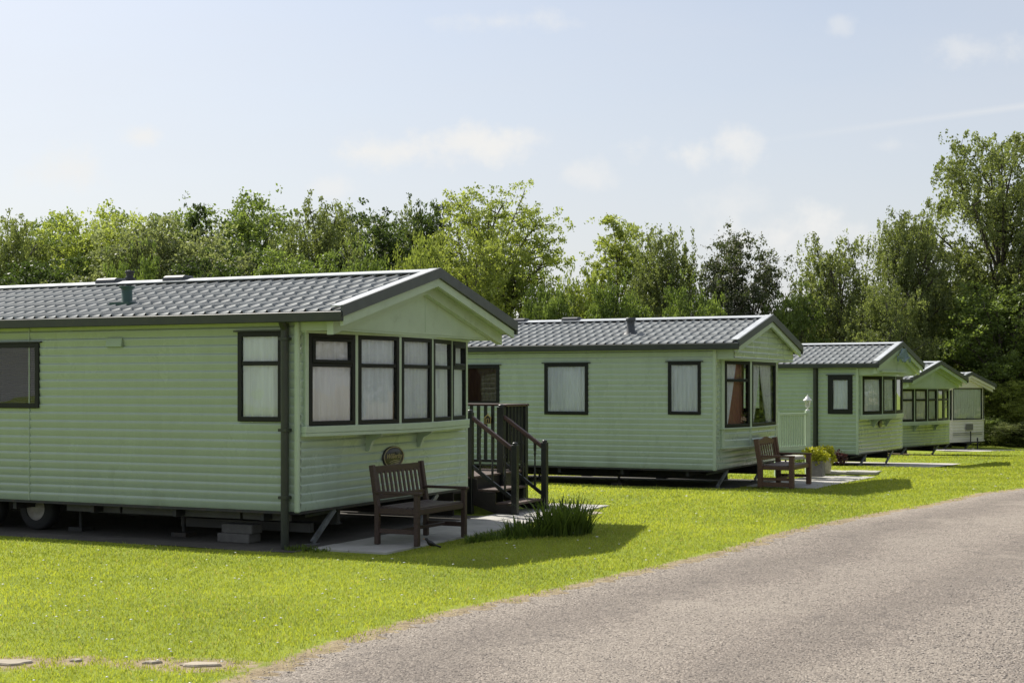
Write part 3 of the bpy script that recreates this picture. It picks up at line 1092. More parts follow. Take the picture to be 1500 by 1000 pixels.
def blind(w, P, d, n, ln, z0, z1, kind):
    c = MB()
    z = z0
    while z < z1:
        a = P + d * .03 - n * .045 + Vector((0, 0, z))
        c.obox(a, d, n, (0, 0, 1), ln - .06, .022, .003)
        z += .026
    return c.build('blind', M[kind], w)


def chevron(mb, x0, x1, y0, y1, W_, ze, za, top, bot, off=0.0):
    """pair of sloping boards following the roof line; ze at y=y0/y1, za at centre"""
    yc = (y0 + y1) / 2
    for (ya, yb) in ((y0, yc), (y1, yc)):
        pts = [(x0, ya, ze + top), (x0, yb, za + top), (x0, yb, za + bot), (x0, ya, ze + bot)]
        mb.prism(pts, (0, 0, 0), (x1 - x0, 0, 0))


def roof(parent, k, x0, x1, ov, ze, za, roll=0.158, course=0.34, mat='roof', seed=0):
    W_ = CVS[k]['W'] if isinstance(k, int) else k
    yc = W_ / 2
    half = yc + ov
    sl = math.hypot(half, za - ze)
    nx_ = int((x1 - x0) / roll * 12)
    xs = x0 + np.arange(nx_ + 1) * (x1 - x0) / nx_
    tt = (xs / roll) % 1.0
    hx = np.where(tt < .24, .026 * np.sin(pi * np.clip(tt / .24, 0, 1)), -.004 * np.sin(pi * (tt - .24) / .76))
    ss, hs = [], []
    s = 0.0
    while s < sl - 0.02:
        e = min(s + course, sl)
        for f in (0, .012, .5, .992):
            ss.append(s + (e - s) * f)
            hs.append(.014 * (1 - f) if f > 0 else .002)
        s = e
    ss.append(sl)
    hs.append(0.0)
    ss, hs = np.array(ss), np.array(hs)
    V, Fq = [], []
    base = 0
    for side in (0, 1):
        f = ss / sl
        y = (-ov + f * half) if side == 0 else (W_ + ov - f * half)
        z = ze + f * (za - ze)
        XX = np.repeat(xs[None], len(ss), 0)
        sc = ((np.arange(len(ss)) // 4) % 2) * 0.0
        YY = np.repeat(y[:, None], len(xs), 1)
        ZZ = z[:, None] + hs[:, None] + hx[None]
        V.append(np.stack([XX, YY, ZZ], -1).reshape(-1, 3))
        ii = np.arange(len(ss) * len(xs)).reshape(len(ss), len(xs)) + base
        q = np.stack([ii[:-1, :-1], ii[:-1, 1:], ii[1:, 1:], ii[1:, :-1]], -1).reshape(-1, 4)
        Fq.append(q if side == 0 else q[:, ::-1])
        base += len(ss) * len(xs)
    r_ = np_mesh('roof', np.concatenate(V), np.concatenate(Fq), M[mat], parent)
    # ridge cap
    mb = MB()
    for sgn in (-1, 1):
        pts = [(x0 - .01, yc, za + .052), (x0 - .01, yc + sgn * .16, za + .052 - .16 * (za - ze) / half), (x0 - .01, yc + sgn * .16, za + .040 - .16 * (za - ze) / half), (x0 - .01, yc, za + .040)]
        mb.prism(pts, (0, 0, 0), (x1 - x0 + .02, 0, 0))
    mb.build('ridge_cap', M['ridge'], r_)
    return r_


def caravan(k, name, label, style, side_windows, ov=0.14, xo=0.62, zb=0.40, zt=2.41, za=3.0, ze=2.47, siding_mat='siding',
            trim='trimgreen', far_windows=True, group=None):
    c = CVS[k]
    Wd, Ln = c['W'], c['L']
    root = empty(name, (c['p'][0], c['p'][1], c['z']), -R(c['th']))
    tag(root, label, 'caravan', group)
    # side walls, back wall
    mb = MB()
    holes = [(w['x0'] + Ln, w['x1'] + Ln, w['z0'], w['z1']) for w in side_windows]
    wall_with_holes(mb, (-Ln, 0), (-0.035, 0), (0, -1), zb, zt, holes, zb)
    fh = [(.25, 1.65, zb + .9, zt - .12), (2.0, 3.4, zb + .9, zt - .12), (3.9, 5.0, zb + .9, zt - .12), (6.0, 7.4, zb + .9, zt - .12)] if far_windows else []
    wall_with_holes(mb, (-0.035, Wd), (-Ln, Wd), (0, 1), zb, zt, fh, zb)
    siding(mb, (-Ln, Wd), (-Ln, 0), (-1, 0), zb, zt, zb)
    # back gable and floor edge
    mb.add([(-Ln + .004, 0, zt), (-Ln + .004, Wd, zt), (-Ln + .004, Wd / 2, za - .06)], [(0, 1, 2)])
    mb.build('wall', M[siding_mat], root)
    # seams and corner posts
    for b_ in ((-0.045, 0.012, -0.022, 0.035, zb - .012, zt + .01), (-0.045, 0.012, Wd - 0.035, Wd + 0.022, zb - .012, zt + .01),
               (-Ln - .02, -Ln + .04, -0.022, 0.03, zb - .012, zt), (-Ln - .02, -Ln + .04, Wd - .03, Wd + 0.022, zb - .012, zt)):
        mb = MB()
        mb.box(*b_)
        mb.build('corner_trim', M[trim], root, bevel=.012)
    mb = MB()
    mb.box(-Ln, 0.0, 0.001, Wd - .001, zb - .03, zb - .002)
    mb.build('floor', M['chassis'], root)
    mb = MB()   # lining seen through the glass
    e = .13
    mb.add([(-Ln + e, e, zb + .1), (-.1, e, zb + .1), (-.1, Wd - e, zb + .1), (-Ln + e, Wd - e, zb + .1)], [(0, 1, 2, 3)])
    zc = zt - .02
    mb.add([(-Ln + e, e, zc), (.0, e, zc), (.0, Wd - e, zc), (-Ln + e, Wd - e, zc)], [(3, 2, 1, 0)])
    for xx in (-2.6, -5.2):
        mb.box(xx, xx + .04, .16, Wd - .16, zb + .1, zc)
    mb.build('interior', M['lining'], root)
    # windows in the side
    for w in side_windows:
        d = dict(w)
        for q in ('x0', 'x1', 'z0', 'z1', 'blind'):
            d.pop(q, None)
        ww = window(root, (w['x0'], -.012), (w['x1'], -.012), w['z0'], w['z1'], **d)
        mbh = MB()
        mbh.box(w['x0'] - .04, w['x1'] + .04, -.05, .0, w['z1'] + .002, w['z1'] + .016)
        mbh.build('drip_rail', M['gutter'], ww)
        if w.get('blind'):
            blind(ww, Vector((w['x0'], 0, 0)), Vector((1, 0, 0)), Vector((0, -1, 0)), w['x1'] - w['x0'], w['z0'], w['z1'], w['blind'])
    if far_windows:
        for h in fh:
            window(root, (-.035 - h[0], Wd + .012), (-.035 - h[1], Wd + .012), h[2], h[3], curtain=None)
    # roof, edges, gutters
    rf = roof(root, k, -Ln - .12, xo, ov, ze, za)
    mb = MB()
    chevron(mb, -Ln - .12, xo - .005, -ov + .01, Wd + ov - .01, Wd, ze, za, -.012, -.03)
    mb.build('roof_deck', M['gutter'], rf)
    mb = MB()
    chevron(mb, xo, xo + .03, -ov - .03, Wd + ov + .03, Wd, ze - .005, za, .062, -.055)
    mb.build('barge_edge', M['roofdark'], rf)
    mb = MB()
    chevron(mb, xo - .12, xo - .001, -ov - .02, Wd + ov + .02, Wd, ze, za, .058, .046)
    mb.build('verge_flashing', M['ridge'], rf)
    mb = MB()
    for y, s in ((-ov, -1), (Wd + ov, 1)):
        mb.box(-Ln - .12, xo + .02, min(y, y + s * .055), max(y, y + s * .055), ze - .105, ze - .004)
        mb.box(-Ln - .12, xo - .02, min(y, y - s * (ov + .02)), max(y, y - s * (ov + .02)), ze - .075, ze - .06)
    mb.build('gutter', M['gutter'], root, bevel=.006)
    # chassis
    mb = MB()
    for y in (.95, Wd - .95):
        mb.box(-Ln + .1, -.1, y - .03, y + .03, zb - .20, zb - .031)
        mb.box(-Ln + .1, -.1, y - .06, y + .06, zb - .215, zb - .20)
    x = -.5
    while x > -Ln:
        mb.box(x - .025, x + .025, .06, Wd - .06, zb - .115, zb - .032)
        x -= 1.15
    mb.build('chassis', M['chassis'], root)
    for (y, s) in ((.75, -1), (Wd - .75, 1)):
        mb = MB()
        mb.bar((-.03, y, zb - .03), (-.12, y - .30, .03), .06, .03, (1, 0, 0))
        mb.box(-.18, -.06, y - .36, y - .24, .0, .02)
        mb.bar((-.03, y, zb - .05), (-.4, y, zb - .12), .03, .03)
        mb.build('corner_steady', M['steel'], root)
    for x in (-1.9, -3.4, -6.3, -8.2):
        for y in (.55, Wd - .95):
            mb = MB()
            mb.tube([(x, y, .06), (x, y, zb - .12)], .022, 8)
            mb.box(x - .10, x + .10, y - .10, y + .10, .0, .06)
            mb.box(x - .05, x + .05, y - .05, y + .05, zb - .13, zb - .10)
            mb.build('jack_stand', M['chassis'], root)
    return root, rf


def bay(root, k, pts, zs, zw, curt, trim='trimgreen', siding_mat='siding', apron=None, fw=.05, sash=(), transoms=None, post=.05,
        frame_mat='frame', solid_below=True, zb=.40, holes=None, labels=None, gap=.035):
    """projecting row of windows; pts plan vertices (x,y) left to right, zs sill height, zw head height"""
    Wd = CVS[k]['W']
    # lower front wall (flat), outward normal +x ; walking from y=0 to y=W gives normal +x
    mb = MB()
    wall_with_holes(mb, (0, .035), (0, Wd - .035), (1, 0), zb, zs - .02, [], zb)
    # upper strips beside the bay
    siding(mb, (0, .035), (0, pts[0][1]), (1, 0), zs - .02, zw + .05, zb)
    siding(mb, (0, pts[-1][1]), (0, Wd - .035), (1, 0), zs - .02, zw + .05, zb)
    mb.build('front_wall', M[siding_mat], root)
    # vertical posts at the vertices
    up = Vector((0, 0, 1))
    z0 = apron if apron is not None else zs - .05
    for i, p in enumerate(pts):
        a = Vector((pts[max(i - 1, 0)][0], pts[max(i - 1, 0)][1], 0))
        b = Vector((pts[min(i + 1, len(pts) - 1)][0], pts[min(i + 1, len(pts) - 1)][1], 0))
        d = (b - a).normalized()
        n = Vector((d.y, -d.x, 0))
        P = Vector((p[0], p[1], 0))
        mb = MB()
        mb.obox(P - d * post / 2 - n * .05 + up * z0, d, n, up, post, .064, zw - z0)
        mb.build('bay_post', M[trim], root, bevel=.005)
    # sill / shelf and head
    mb = MB()
    poly = [(p[0] + .035, p[1]) for p in pts]
    y0, y1 = pts[0][1] - .06, pts[-1][1] + .06
    ring = [(0.0, y0)] + [(poly[0][0], y0)] + poly[1:-1] + [(poly[-1][0], y1), (0.0, y1)]
    if apron is None:
        mb.prism([(x, y, zs - .075) for x, y in ring], (0, 0, 0), (0, 0, .07))
        mb.prism([(x * .97, y, zs - .115) for x, y in ring], (0, 0, 0), (0, 0, .039))
    else:
        mb.prism([(x, y, zs - .03) for x, y in ring], (0, 0, 0), (0, 0, .026))
        mb.prism([(x, y, apron - .03) for x, y in ring], (0, 0, 0), (0, 0, .03))
    mb.build('sill', M[trim], root, bevel=.004)
    if apron is not None:
        mb = MB()
        q = [(0.0, pts[0][1] - .0)] + list(pts) + [(0.0, pts[-1][1])]
        for a, b in zip(q, q[1:]):
            d = Vector((b[0] - a[0], b[1] - a[1]))
            if d.length < .01:
                continue
            d.normalize()
            siding(mb, a, b, (d.y, -d.x), apron, zs - .03, apron, .115)
        mb.build('bay_apron', M[siding_mat], root)
    mb = MB()
    mb.prism([(x, y, zw) for x, y in ring], (0, 0, 0), (0, 0, .05))
    mb.build('bay_head', M[trim], root)
    # returns of the bay (if it stands out at its ends)
    wins = []
    for i in range(len(pts) - 1):
        a, b = Vector(pts[i]), Vector(pts[i + 1])
        d = (b - a).normalized()
        a2, b2 = a + d * gap * .72, b - d * gap * .72
        w = window(root, a2, b2, zs, zw, fw=fw, transom=(transoms[i] if transoms else None), sash=(i in sash), curtain=curt[i], proud=.02, frame_mat=frame_mat)
        wins.append(w)
    return wins


def pediment(root, k, x0, xo, ze, za, zlow, ov, y0=None, y1=None, style='panel', trim='trimgreen', siding_mat='siding', zb=.4):
    Wd = CVS[k]['W']
    y0 = -.0 if y0 is None else y0
    y1 = Wd if y1 is None else y1
    yc = Wd / 2
    sl = (za - ze) / (yc + ov)

    def rz(y):
        return za - abs(y - yc) * sl - .035
    mb = MB()
    if style == 'panel':
        pts = [(x0, y0, zlow), (x0, y1, zlow), (x0, y1, rz(y1)), (x0, yc, rz(yc)), (x0, y0, rz(y0))]
        mb.prism(pts, (0, 0, 0), (.02, 0, 0))
        mb.box(x0 + .02, x0 + .024, yc + .1, yc + .112, zlow + .02, rz(yc) - .1)
    else:
        n = 26
        for i in range(n):
            ya, yb = y0 + (y1 - y0) * i / n, y0 + (y1 - y0) * (i + 1) / n
            ym = (ya + yb) / 2
            siding(mb, (x0 + .01, ya), (x0 + .01, yb), (1, 0), zlow, rz(ym), zb)
        mb.box(-.02, x0 + .008, y0, y0 + .02, zlow, rz(y0))
        mb.box(-.02, x0 + .008, y1 - .02, y1, zlow, rz(y1))
    mb.build('gable', M[siding_mat if style != 'panel' else trim], root)
    mb = MB()
    if style == 'panel':
        mb.box(0, x0, y0, y0 + .02, zlow, rz(y0))
        mb.box(0, x0, y1 - .02, y1, zlow, rz(y1))
    mb.box(0, x0 + .012, y0 - .003, y1 + .003, zlow - .022, zlow - .001)
    mb.build('gable_return', M[trim], root)
    # boxed bargeboards
    mb = MB()
    chevron(mb, xo - .035, xo - .002, -ov + .02, Wd + ov - .02, Wd, ze, za, -.058, -.15)
    mb.build('bargeboard', M[trim], root)
    mb = MB()
    chevron(mb, x0 + .03, xo - .04, -ov + .06, Wd + ov - .06, Wd, ze, za, -.07, -.10)
    if style == 'panel':
        chevron(mb, x0 + .0245, x0 + .10, -ov + .07, Wd + ov - .07, Wd, ze, za, -.10, -.235)
    mb.build('soffit', M[trim], root)


class Face:
    """reads positions on a caravan's side plane (y=0) or front plane from the photograph"""

    def __init__(s, k):
        s.c = CVS[k]
        s.th = R(s.c['th'])

    def side(s, u, v=None):
        kk = (u - 750) / F
        X1, Y1 = s.c['p']
        x = (kk * Y1 - X1) / (cos(s.th) + sin(s.th) * kk)
        Y = Y1 - sin(s.th) * x
        if v is None:
            return x
        return x, HC - (v - HOR) * Y / F - s.c['z']

    def front(s, u, v, x=0.0):
        kk = (u - 750) / F
        X1, Y1 = s.c['p'][0] + x * cos(s.th), s.c['p'][1] - x * sin(s.th)
        y = (kk * Y1 - X1) / (sin(s.th) - cos(s.th) * kk)
        Y = Y1 + cos(s.th) * y
        return y, HC - (v - HOR) * Y / F - s.c['z']


def sw(f, u0, u1, v0, v1, **kw):
    xa, z1 = f.side(u0, v0)
    xb, z1b = f.side(u1, v0)
    _, z0a = f.side(u0, v1)
    _, z0b = f.side(u1, v1)
    d = dict(x0=xa, x1=xb, z0=(z0a + z0b) / 2, z1=(z1 + z1b) / 2)
    d.update(kw)
    return d


def wheel(root, x, y, r_=.26, w_=.16):
    mb = MB()
    mb.lathe([(r_ * .55, -w_ / 2), (r_ * .9, -w_ / 2), (r_, -w_ * .3), (r_, w_ * .3), (r_ * .9, w_ / 2), (r_ * .55, w_ / 2)], (x, y, r_ + .01), 'Y', 28)
    w = mb.build('wheel', M['tyre'], root)
    mb = MB()
    mb.lathe([(r_ * .55, -w_ * .42), (r_ * .50, -w_ * .30), (r_ * .42, -w_ * .18), (r_ * .25, -w_ * .22), (r_ * .2, -w_ * .34), (.001, -w_ * .36)], (x, y, r_ + .01), 'Y', 24)
    mb.build('rim', M['rim'], w)


def roof_z(k, y, ze, za, ov):
    yc = CVS[k]['W'] / 2
    return za - abs(y - yc) * (za - ze) / (yc + ov)


# ------------------------------------------------------------------ caravan 1 (nearest)
f1 = Face(1)
wA = sw(f1, -62, 59, 503, 597, fw=.055, curtain=None, blind='blind')
wB = sw(f1, 350, 415, 486, 617, fw=.05, curtain='net')
wB['transom'] = f1.side(380, 532)[1]
cv1, rf1 = caravan(1, 'static_caravan', 'nearest sage green static caravan with a bench and oval badge below its bowed front windows', 'bow', [wA, wB],
                   group='static caravans in a row along the lawn')
B5 = [(.035, .10), (.20, .82), (.33, 1.55), (.34, 2.30), (.22, 3.02), (.07, 3.70)]
Z1S = f1.front(560, 620, .28)[1]
Z1T = f1.front(500, 489, .15)[1]
zt1 = Z1S + .97
print('c1 sill', Z1S, 'top', Z1T, 'winB', wB)
tr1 = zt1 - .33
wins = bay(cv1, 1, B5, Z1S, zt1, ['drape', 'net', 'net', 'net', 'net'], sash=(0, 4), transoms=[tr1] * 5, fw=.046, siding_mat='siding2')  # front wall takes the lightened sage to offset its deep shade
pediment(cv1, 1, .37, .62, 2.47, 3.0, zt1 + .045, .14, 0.02, 3.86)
mb = MB()   # brackets under the shelf
for u in (540, 615):
    y, _ = f1.front(u, 640, .05)
    mb = MB()
    z = Z1S - .116
    mb.prism([(0.01, y, z), (.22, y, z), (.20, y, z - .03), (.10, y, z - .08), (.05, y, z - .2), (.01, y, z - .2)], (0, 0, 0), (0, .045, 0))
    mb.build('bracket', M['trimgreen'], cv1)
# oval badge
y, z = f1.front(574, 669, .0)
mb = MB()
mb.lathe([(.001, 0.030), (.13, .030), (.135, .024), (.135, .012)], (0, 0, 0), 'X', 40)
mb.v = [(p[0], y + p[1] * 1.85, z + p[2] * .95) for p in mb.v]
bd = mb.build('badge', M['badgedark'], cv1)
bd['label'] = 'dark oval badge with gold script lettering'
mb = MB()
mb.tube([(.029, y + .215 * cos(t) * 1.05, z + .118 * sin(t)) for t in [2 * pi * i / 36 for i in range(37)]], .006, 6)
mb.build('badge_rim', M['badgegold'], bd)
mb = MB()
mw = Matrix(((0, 0, 1, .031), (1.35, 0, 0, y), (0, 1, 0, z + .012), (0, 0, 0, 1)))
text_mesh(mb, 'Willerby', .078, mw, .003)
mb.tube([(.032, y - .11, z - .055), (.032, y, z - .035), (.032, y + .11, z - .055)], .004, 5)
mb.tube([(.032, y - .09, z - .075), (.032, y, z - .055), (.032, y + .09, z - .075)], .003, 5)
mb.build('badge_lettering', M['badgegold'], bd)
# drainpipe
xp = f1.side(422, 600)[0]
mb = MB()
mb.tube([(xp, -.062, .02), (xp, -.062, 2.36)], .042, 12)
mb.tube([(xp, -.062, 2.3), (xp, -.12, 2.39)], .042, 12)
for zz in (1.25, 2.2, .55):
    mb.box(xp - .052, xp + .052, -.11, -.012, zz - .015, zz + .015)
mb.build('drainpipe', M['gutter'], cv1)
# vent cover and siding joint
xv, zv = f1.side(170, 502)
mb = MB()
mb.prism([(xv - .11, -.012, zv - .05), (xv - .11, -.05, zv - .045), (xv - .11, -.035, zv + .05), (xv - .11, -.012, zv + .055)], (0, 0, 0), (.22, 0, 0))
mb.build('vent_cover', M['ventgreen'], cv1, bevel=.003)
mb = MB()
for u in (44,):
    xj = f1.side(u, 600)[0]
    mb.box(xj - .006, xj + .006, -.0165, .0, .40, 2.41)
mb.build('cladding_joint', M['siding'], cv1)
# roof fittings
xf, _ = f1.side(185, 440)
yq = .62
zq = roof_z(1, yq, 2.47, 3.0, .14)
kf = (186 - 750) / F
xf = (kf * (14.8 + .906 * yq) - (-2.224 + .4226 * yq)) / (.9063 + .4226 * kf)
mb = MB()
mb.lathe([(.10, 0), (.062, .03), (.062, .15), (.055, .16), (.09, .19), (.09, .205), (.001, .21)], (xf, yq, zq + .0), n=20)
mb.box(xf - .14, xf + .14, yq - .14, yq + .14, zq - .035, zq + .012)
fl = mb.build('flue', M['flue'], cv1)
fl['label'] = 'dark green capped flue pipe'
yq = 2.45
kf = (190 - 750) / F
xf = (kf * (14.8 + .906 * yq) - (-2.224 + .4226 * yq)) / (.9063 + .4226 * kf)
zq = roof_z(1, yq, 2.47, 3.0, .14)
mb = MB()
mb.lathe([(.055, -.05), (.055, .17), (.075, .18), (.06, .20), (.075, .22), (.06, .24), (.075, .26), (.045, .28), (.045, .32), (.06, .33), (.06, .36), (.001, .37)], (xf, yq, zq), n=18)
fl = mb.build('flue', M['black'], cv1)
fl['label'] = 'black ribbed flue cowl behind the ridge'


def ridge_vent(root, k, u, ze, za, ov):
    yq = CVS[k]['W'] / 2
    c = CVS[k]
    th = R(c['th'])
    kf = (u - 750) / F
    xf = (kf * (c['p'][1] + cos(th) * yq) - (c['p'][0] + sin(th) * yq)) / (cos(th) + sin(th) * kf)
    mb = MB()
    z0 = za + .0
    mb.prism([(xf - .17, yq - .14, z0 - .06), (xf - .17, yq - .13, z0 + .05), (xf - .17, yq - .09, z0 + .09), (xf - .17, yq + .09, z0 + .09),
              (xf - .17, yq + .13, z0 + .05), (xf - .17, yq + .14, z0 - .06)], (0, 0, 0), (.34, 0, 0))
    mb.build('roof_vent', M['ventgrey'], root, bevel=.02)


ridge_vent(cv1, 1, 163, 2.47, 3.0, .14)
ridge_vent(cv1, 1, 262, 2.47, 3.0, .14)
# under floor: boards, timber, wheel, blocks
for (ua, ub) in ((78, 159), (160, 246), (247, 337), (338, 412)):
    xa, xb = f1.side(ua), f1.side(ub)
    mb = MB()
    mb.box(xa, xb - .03, .22, .24, .40 - .125, .37)
    mb.build('underfloor_board', M['board'], cv1)
wheel(cv1, f1.side(25) - .05, .42, .26)
wheel(cv1, f1.side(25) - .85, .42, .26)
wheel(cv1, f1.side(25) - .05, 3.5, .26)
mb = MB()
mb.box(-2.1, -.35, .75, .83, .10, .20)
mb.build('timber_bearer', M['board'], cv1)
xb = f1.side(325)
t = empty('block_stack', (*WL(1, xb, .32), 0.012), -R(25))
tag(t, 'two grey concrete blocks stacked under the side of the nearest caravan', 'concrete blocks')
mb = MB()
mb.box(-.22, .20, -.11, .11, 0, .10)
mb.build('block', M['concrete'], t, bevel=.008)
mb = MB()
mb.box(-.17, .23, -.10, .10, .101, .20)
mb.build('block', M['concrete'], t, bevel=.008)

# ------------------------------------------------------------------ caravan 2
f2 = Face(2)
wC = sw(f2, 798, 862, 532, 607, fw=.055, curtain='net')
wD = sw(f2, 979, 1027, 530, 607, fw=.05, curtain='net')
wE = sw(f2, 672, 732, 535, 592, fw=.055, curtain='brownblind')
cv2, rf2 = caravan(2, 'static_caravan', 'second sage green caravan with a square bay of two windows behind the red wood bench', 'box', [wE, wC, wD],
                   ov=.13, xo=.42, zb=.345, zt=2.35, za=2.88, ze=2.40, siding_mat='siding2', group='static caravans in a row along the lawn')
B2 = [(.04, .27), (.25, 1.13), (.27, 2.62), (.04, 3.45)]
zt2 = f2.front(1095, 529, .25)[1]
zs2 = f2.front(1095, 625, .25)[1]
za2 = f2.front(1075, 654, .15)[1]
print('c2', zs2, zt2, za2)
wins2 = bay(cv2, 2, B2, zs2, zt2, [None, None, None], apron=za2, transoms=[zt2 - .32, None, None], fw=.055, zb=.345, post=.075, gap=.06, siding_mat='siding2')


def side_curtains(w, p, q, z0, z1, kinds):
    d = Vector((q[0] - p[0], q[1] - p[1], 0))
    ln = d.length
    d.normalize()
    n = Vector((d.y, -d.x, 0))
    P = Vector((p[0], p[1], 0))
    for (s0, s1, inset, kind, sweep) in kinds:
        hang_curtain(w, P, d, n, s0 * ln, s1 * ln, z0, z1, inset, kind, sweep=sweep)


side_curtains(wins2[0], B2[0], B2[1], zs2, zt2, [(.04, .60, .06, 'net', .75), (.30, .98, .13, 'reddrape', 0)])
side_curtains(wins2[1], B2[1], B2[2], zs2, zt2, [(.02, .52, .07, 'net', .7), (.48, .98, .07, 'net', -.7)])
side_curtains(wins2[2], B2[2], B2[3], zs2, zt2, [(.02, .98, .07, 'net', 0)])
pediment(cv2, 2, .29, .42, 2.40, 2.88, zt2 + .045, .13, 0.03, 3.67, style='siding', zb=.345, siding_mat='siding2')
yq = .75
kf = (924 - 750) / F
xf = (kf * (23.06 + .8988 * yq) - (3.30 + .4384 * yq)) / (.8988 + .4384 * kf)
zq = roof_z(2, yq, 2.40, 2.88, .13)
mb = MB()
mb.lathe([(.14, -.02), (.075, .06), (.065, .16), (.065, .2), (.085, .21), (.085, .27), (.001, .275)], (xf, yq, zq), n=16)
fl = mb.build('flue', M['ventgrey'], cv2)
ridge_vent(cv2, 2, 761, 2.40, 2.88, .13)
ridge_vent(cv2, 2, 838, 2.40, 2.88, .13)
wheel(cv2, -4.3, .42, .26)
wheel(cv2, -5.1, .42, .26)

# ------------------------------------------------------------------ caravan 3
f3 = Face(3)
wF = sw(f3, 1213, 1249, 549.5, 606, fw=.11, curtain='net')
cv3, rf3 = caravan(3, 'static_caravan', 'third green caravan with blue grey fretwork under its gable apex', 'bow', [wF], ov=.12, xo=.50, zb=.36, zt=2.37, za=2.90, ze=2.42,
                   siding_mat='siding3', group='static caravans in a row along the lawn')
zt3 = f3.front(1290, 551, .2)[1]
zs3 = f3.front(1290, 606, .2)[1]
print('c3', zs3, zt3)
B3 = [(.04, .14), (.26, 1.04), (.33, 1.92), (.26, 2.80), (.05, 3.62)]
wins3 = bay(cv3, 3, B3, zs3, zt3, ['net', 'net', 'net', 'net'], fw=.075, zb=.36, siding_mat='siding3')
pediment(cv3, 3, .33, .50, 2.42, 2.90, zt3 + .045, .12, 0.02, 3.78)
mb = MB()
rr = random.Random(4)
yc = 1.9
for i in range(7):
    t_ = (i - 3) / 3
    mb.tube([(.545, yc + t_ * .12, 2.78), (.545, yc + t_ * .38, 2.66 - .05 * abs(t_)), (.545, yc + t_ * .30, 2.54 + .02 * abs(t_)), (.545, yc + t_ * .1, 2.48)], .02, 5)
for s in (-1, 1):
    for j in range(3):
        cx_, cz_ = yc + s * (.16 + .18 * j), 2.66 - .06 * j
        mb.tube([(.545, cx_ + .06 * cos(a_), cz_ + .06 * sin(a_)) for a_ in [2 * pi * q / 10 for q in range(11)]], .012, 5)
mb.build('gable_fretwork', M['blueart'], cv3)
mb = MB()
mb.box(.352, .42, .5, 2.7, zt3 + .09, zt3 + .125)
mb.build('gable_ledge', M['trimgreen'], cv3)
mb = MB()
xp = f3.side(1195, 600)[0]
mb.tube([(xp, -.06, .02), (xp, -.06, 2.34)], .045, 10)
mb.box(xp - .06, xp + .06, -.016, 0.0, .36, 2.37)
mb.build('drainpipe', M['gutter'], cv3)
y, z = f3.front(1288, 619, 0)
mb = MB()
mb.lathe([(.001, 0.030), (.11, .030), (.115, .024), (.115, .012)], (0, 0, 0), 'X', 24)
mb.v = [(p[0], y + p[1] * 1.3, z + p[2]) for p in mb.v]
mb.build('badge', M['badgedark'], cv3)
for yy in (y - .55, y + .55):
    mb = MB()
    zz = zs3 - .116
    mb.prism([(0.01, yy, zz), (.2, yy, zz), (.1, yy, zz - .07), (.03, yy, zz - .2), (.01, yy, zz - .2)], (0, 0, 0), (0, .045, 0))
    mb.build('bracket', M['trimgreen'], cv3)

# ------------------------------------------------------------------ caravan 4
f4 = Face(4)
cv4, rf4 = caravan(4, 'static_caravan', 'fourth green caravan, partly hidden, with a bowed row of five windows beside the cream one', 'bow', [], ov=.12, xo=.55, zb=.34, zt=2.32, za=2.86, ze=2.36,
                   siding_mat='siding3', group='static caravans in a row along the lawn')
zt4 = f4.front(1352, 569.5, .2)[1]
zs4 = f4.front(1352, 616.5, .2)[1]
print('c4', zs4, zt4)
B4 = [(.04, .12), (.19, .84), (.28, 1.57), (.28, 2.30), (.19, 3.02), (.05, 3.72)]
bay(cv4, 4, B4, zs4, zt4, ['drape', 'drape', 'net', 'net', 'net'], fw=.065, zb=.34, transoms=[zt4 - .33] * 5, siding_mat='siding3')
pediment(cv4, 4, .31, .55, 2.36, 2.86, zt4 + .045, .12, 0.02, 3.88)
for yy in (1.2, 2.75):
    mb = MB()
    zz = zs4 - .116
    mb.prism([(0.01, yy, zz), (.2, yy, zz), (.1, yy, zz - .07), (.03, yy, zz - .2), (.01, yy, zz - .2)], (0, 0, 0), (0, .045, 0))
    mb.build('bracket', M['trimgreen'], cv4)

# ------------------------------------------------------------------ caravan 5 (cream)
f5 = Face(5)
cv5, rf5 = caravan(5, 'static_caravan', 'cream static caravan at the far end of the row with one wide front window', 'flat', [], ov=.12, xo=.42, zb=.30, zt=2.30, za=2.78, ze=2.34,
                   siding_mat='cream', trim='cream', group='static caravans in a row along the lawn')
zt5 = f5.front(1420, 568, .1)[1]
zs5 = f5.front(1420, 614, .1)[1]
print('c5', zs5, zt5)
B5c = [(.0, .02), (.22, .50), (.24, 2.42), (.0, 2.88)]
w5 = bay(cv5, 5, B5c, zs5, zt5, ['net', 'net', 'net'], fw=.04, zb=.30, siding_mat='cream', trim='cream', apron=.32)
pediment(cv5, 5, .26, .42, 2.34, 2.78, zt5 + .045, .12, 0.0, 2.9, trim='cream')
mb = MB()
mb.box(.275, .285, 1.30, 1.75, zs5 - .38, zs5 - .16)
mb.build('locker_plate', M['greyplate'], cv5)
mb = MB()
for zz in (.55, .62):
    mb.box(.256, .268, .5, 2.4, zz, zz + .012)
mb.tube([(.34, 1.5, .2), (.34, 1.5, .68)], .02, 6)
mb.bar((.1, 1.2, .26), (.7, 1.5, .30), .06, .05)
mb.bar((.1, 1.8, .26), (.7, 1.5, .30), .06, .05)
mb.tube([(.62, 1.5, .0), (.62, 1.5, .45)], .025, 6)
mb.build('tow_hitch', M['chassis'], cv5)
wheel(cv5, -3.6, .35, .3)

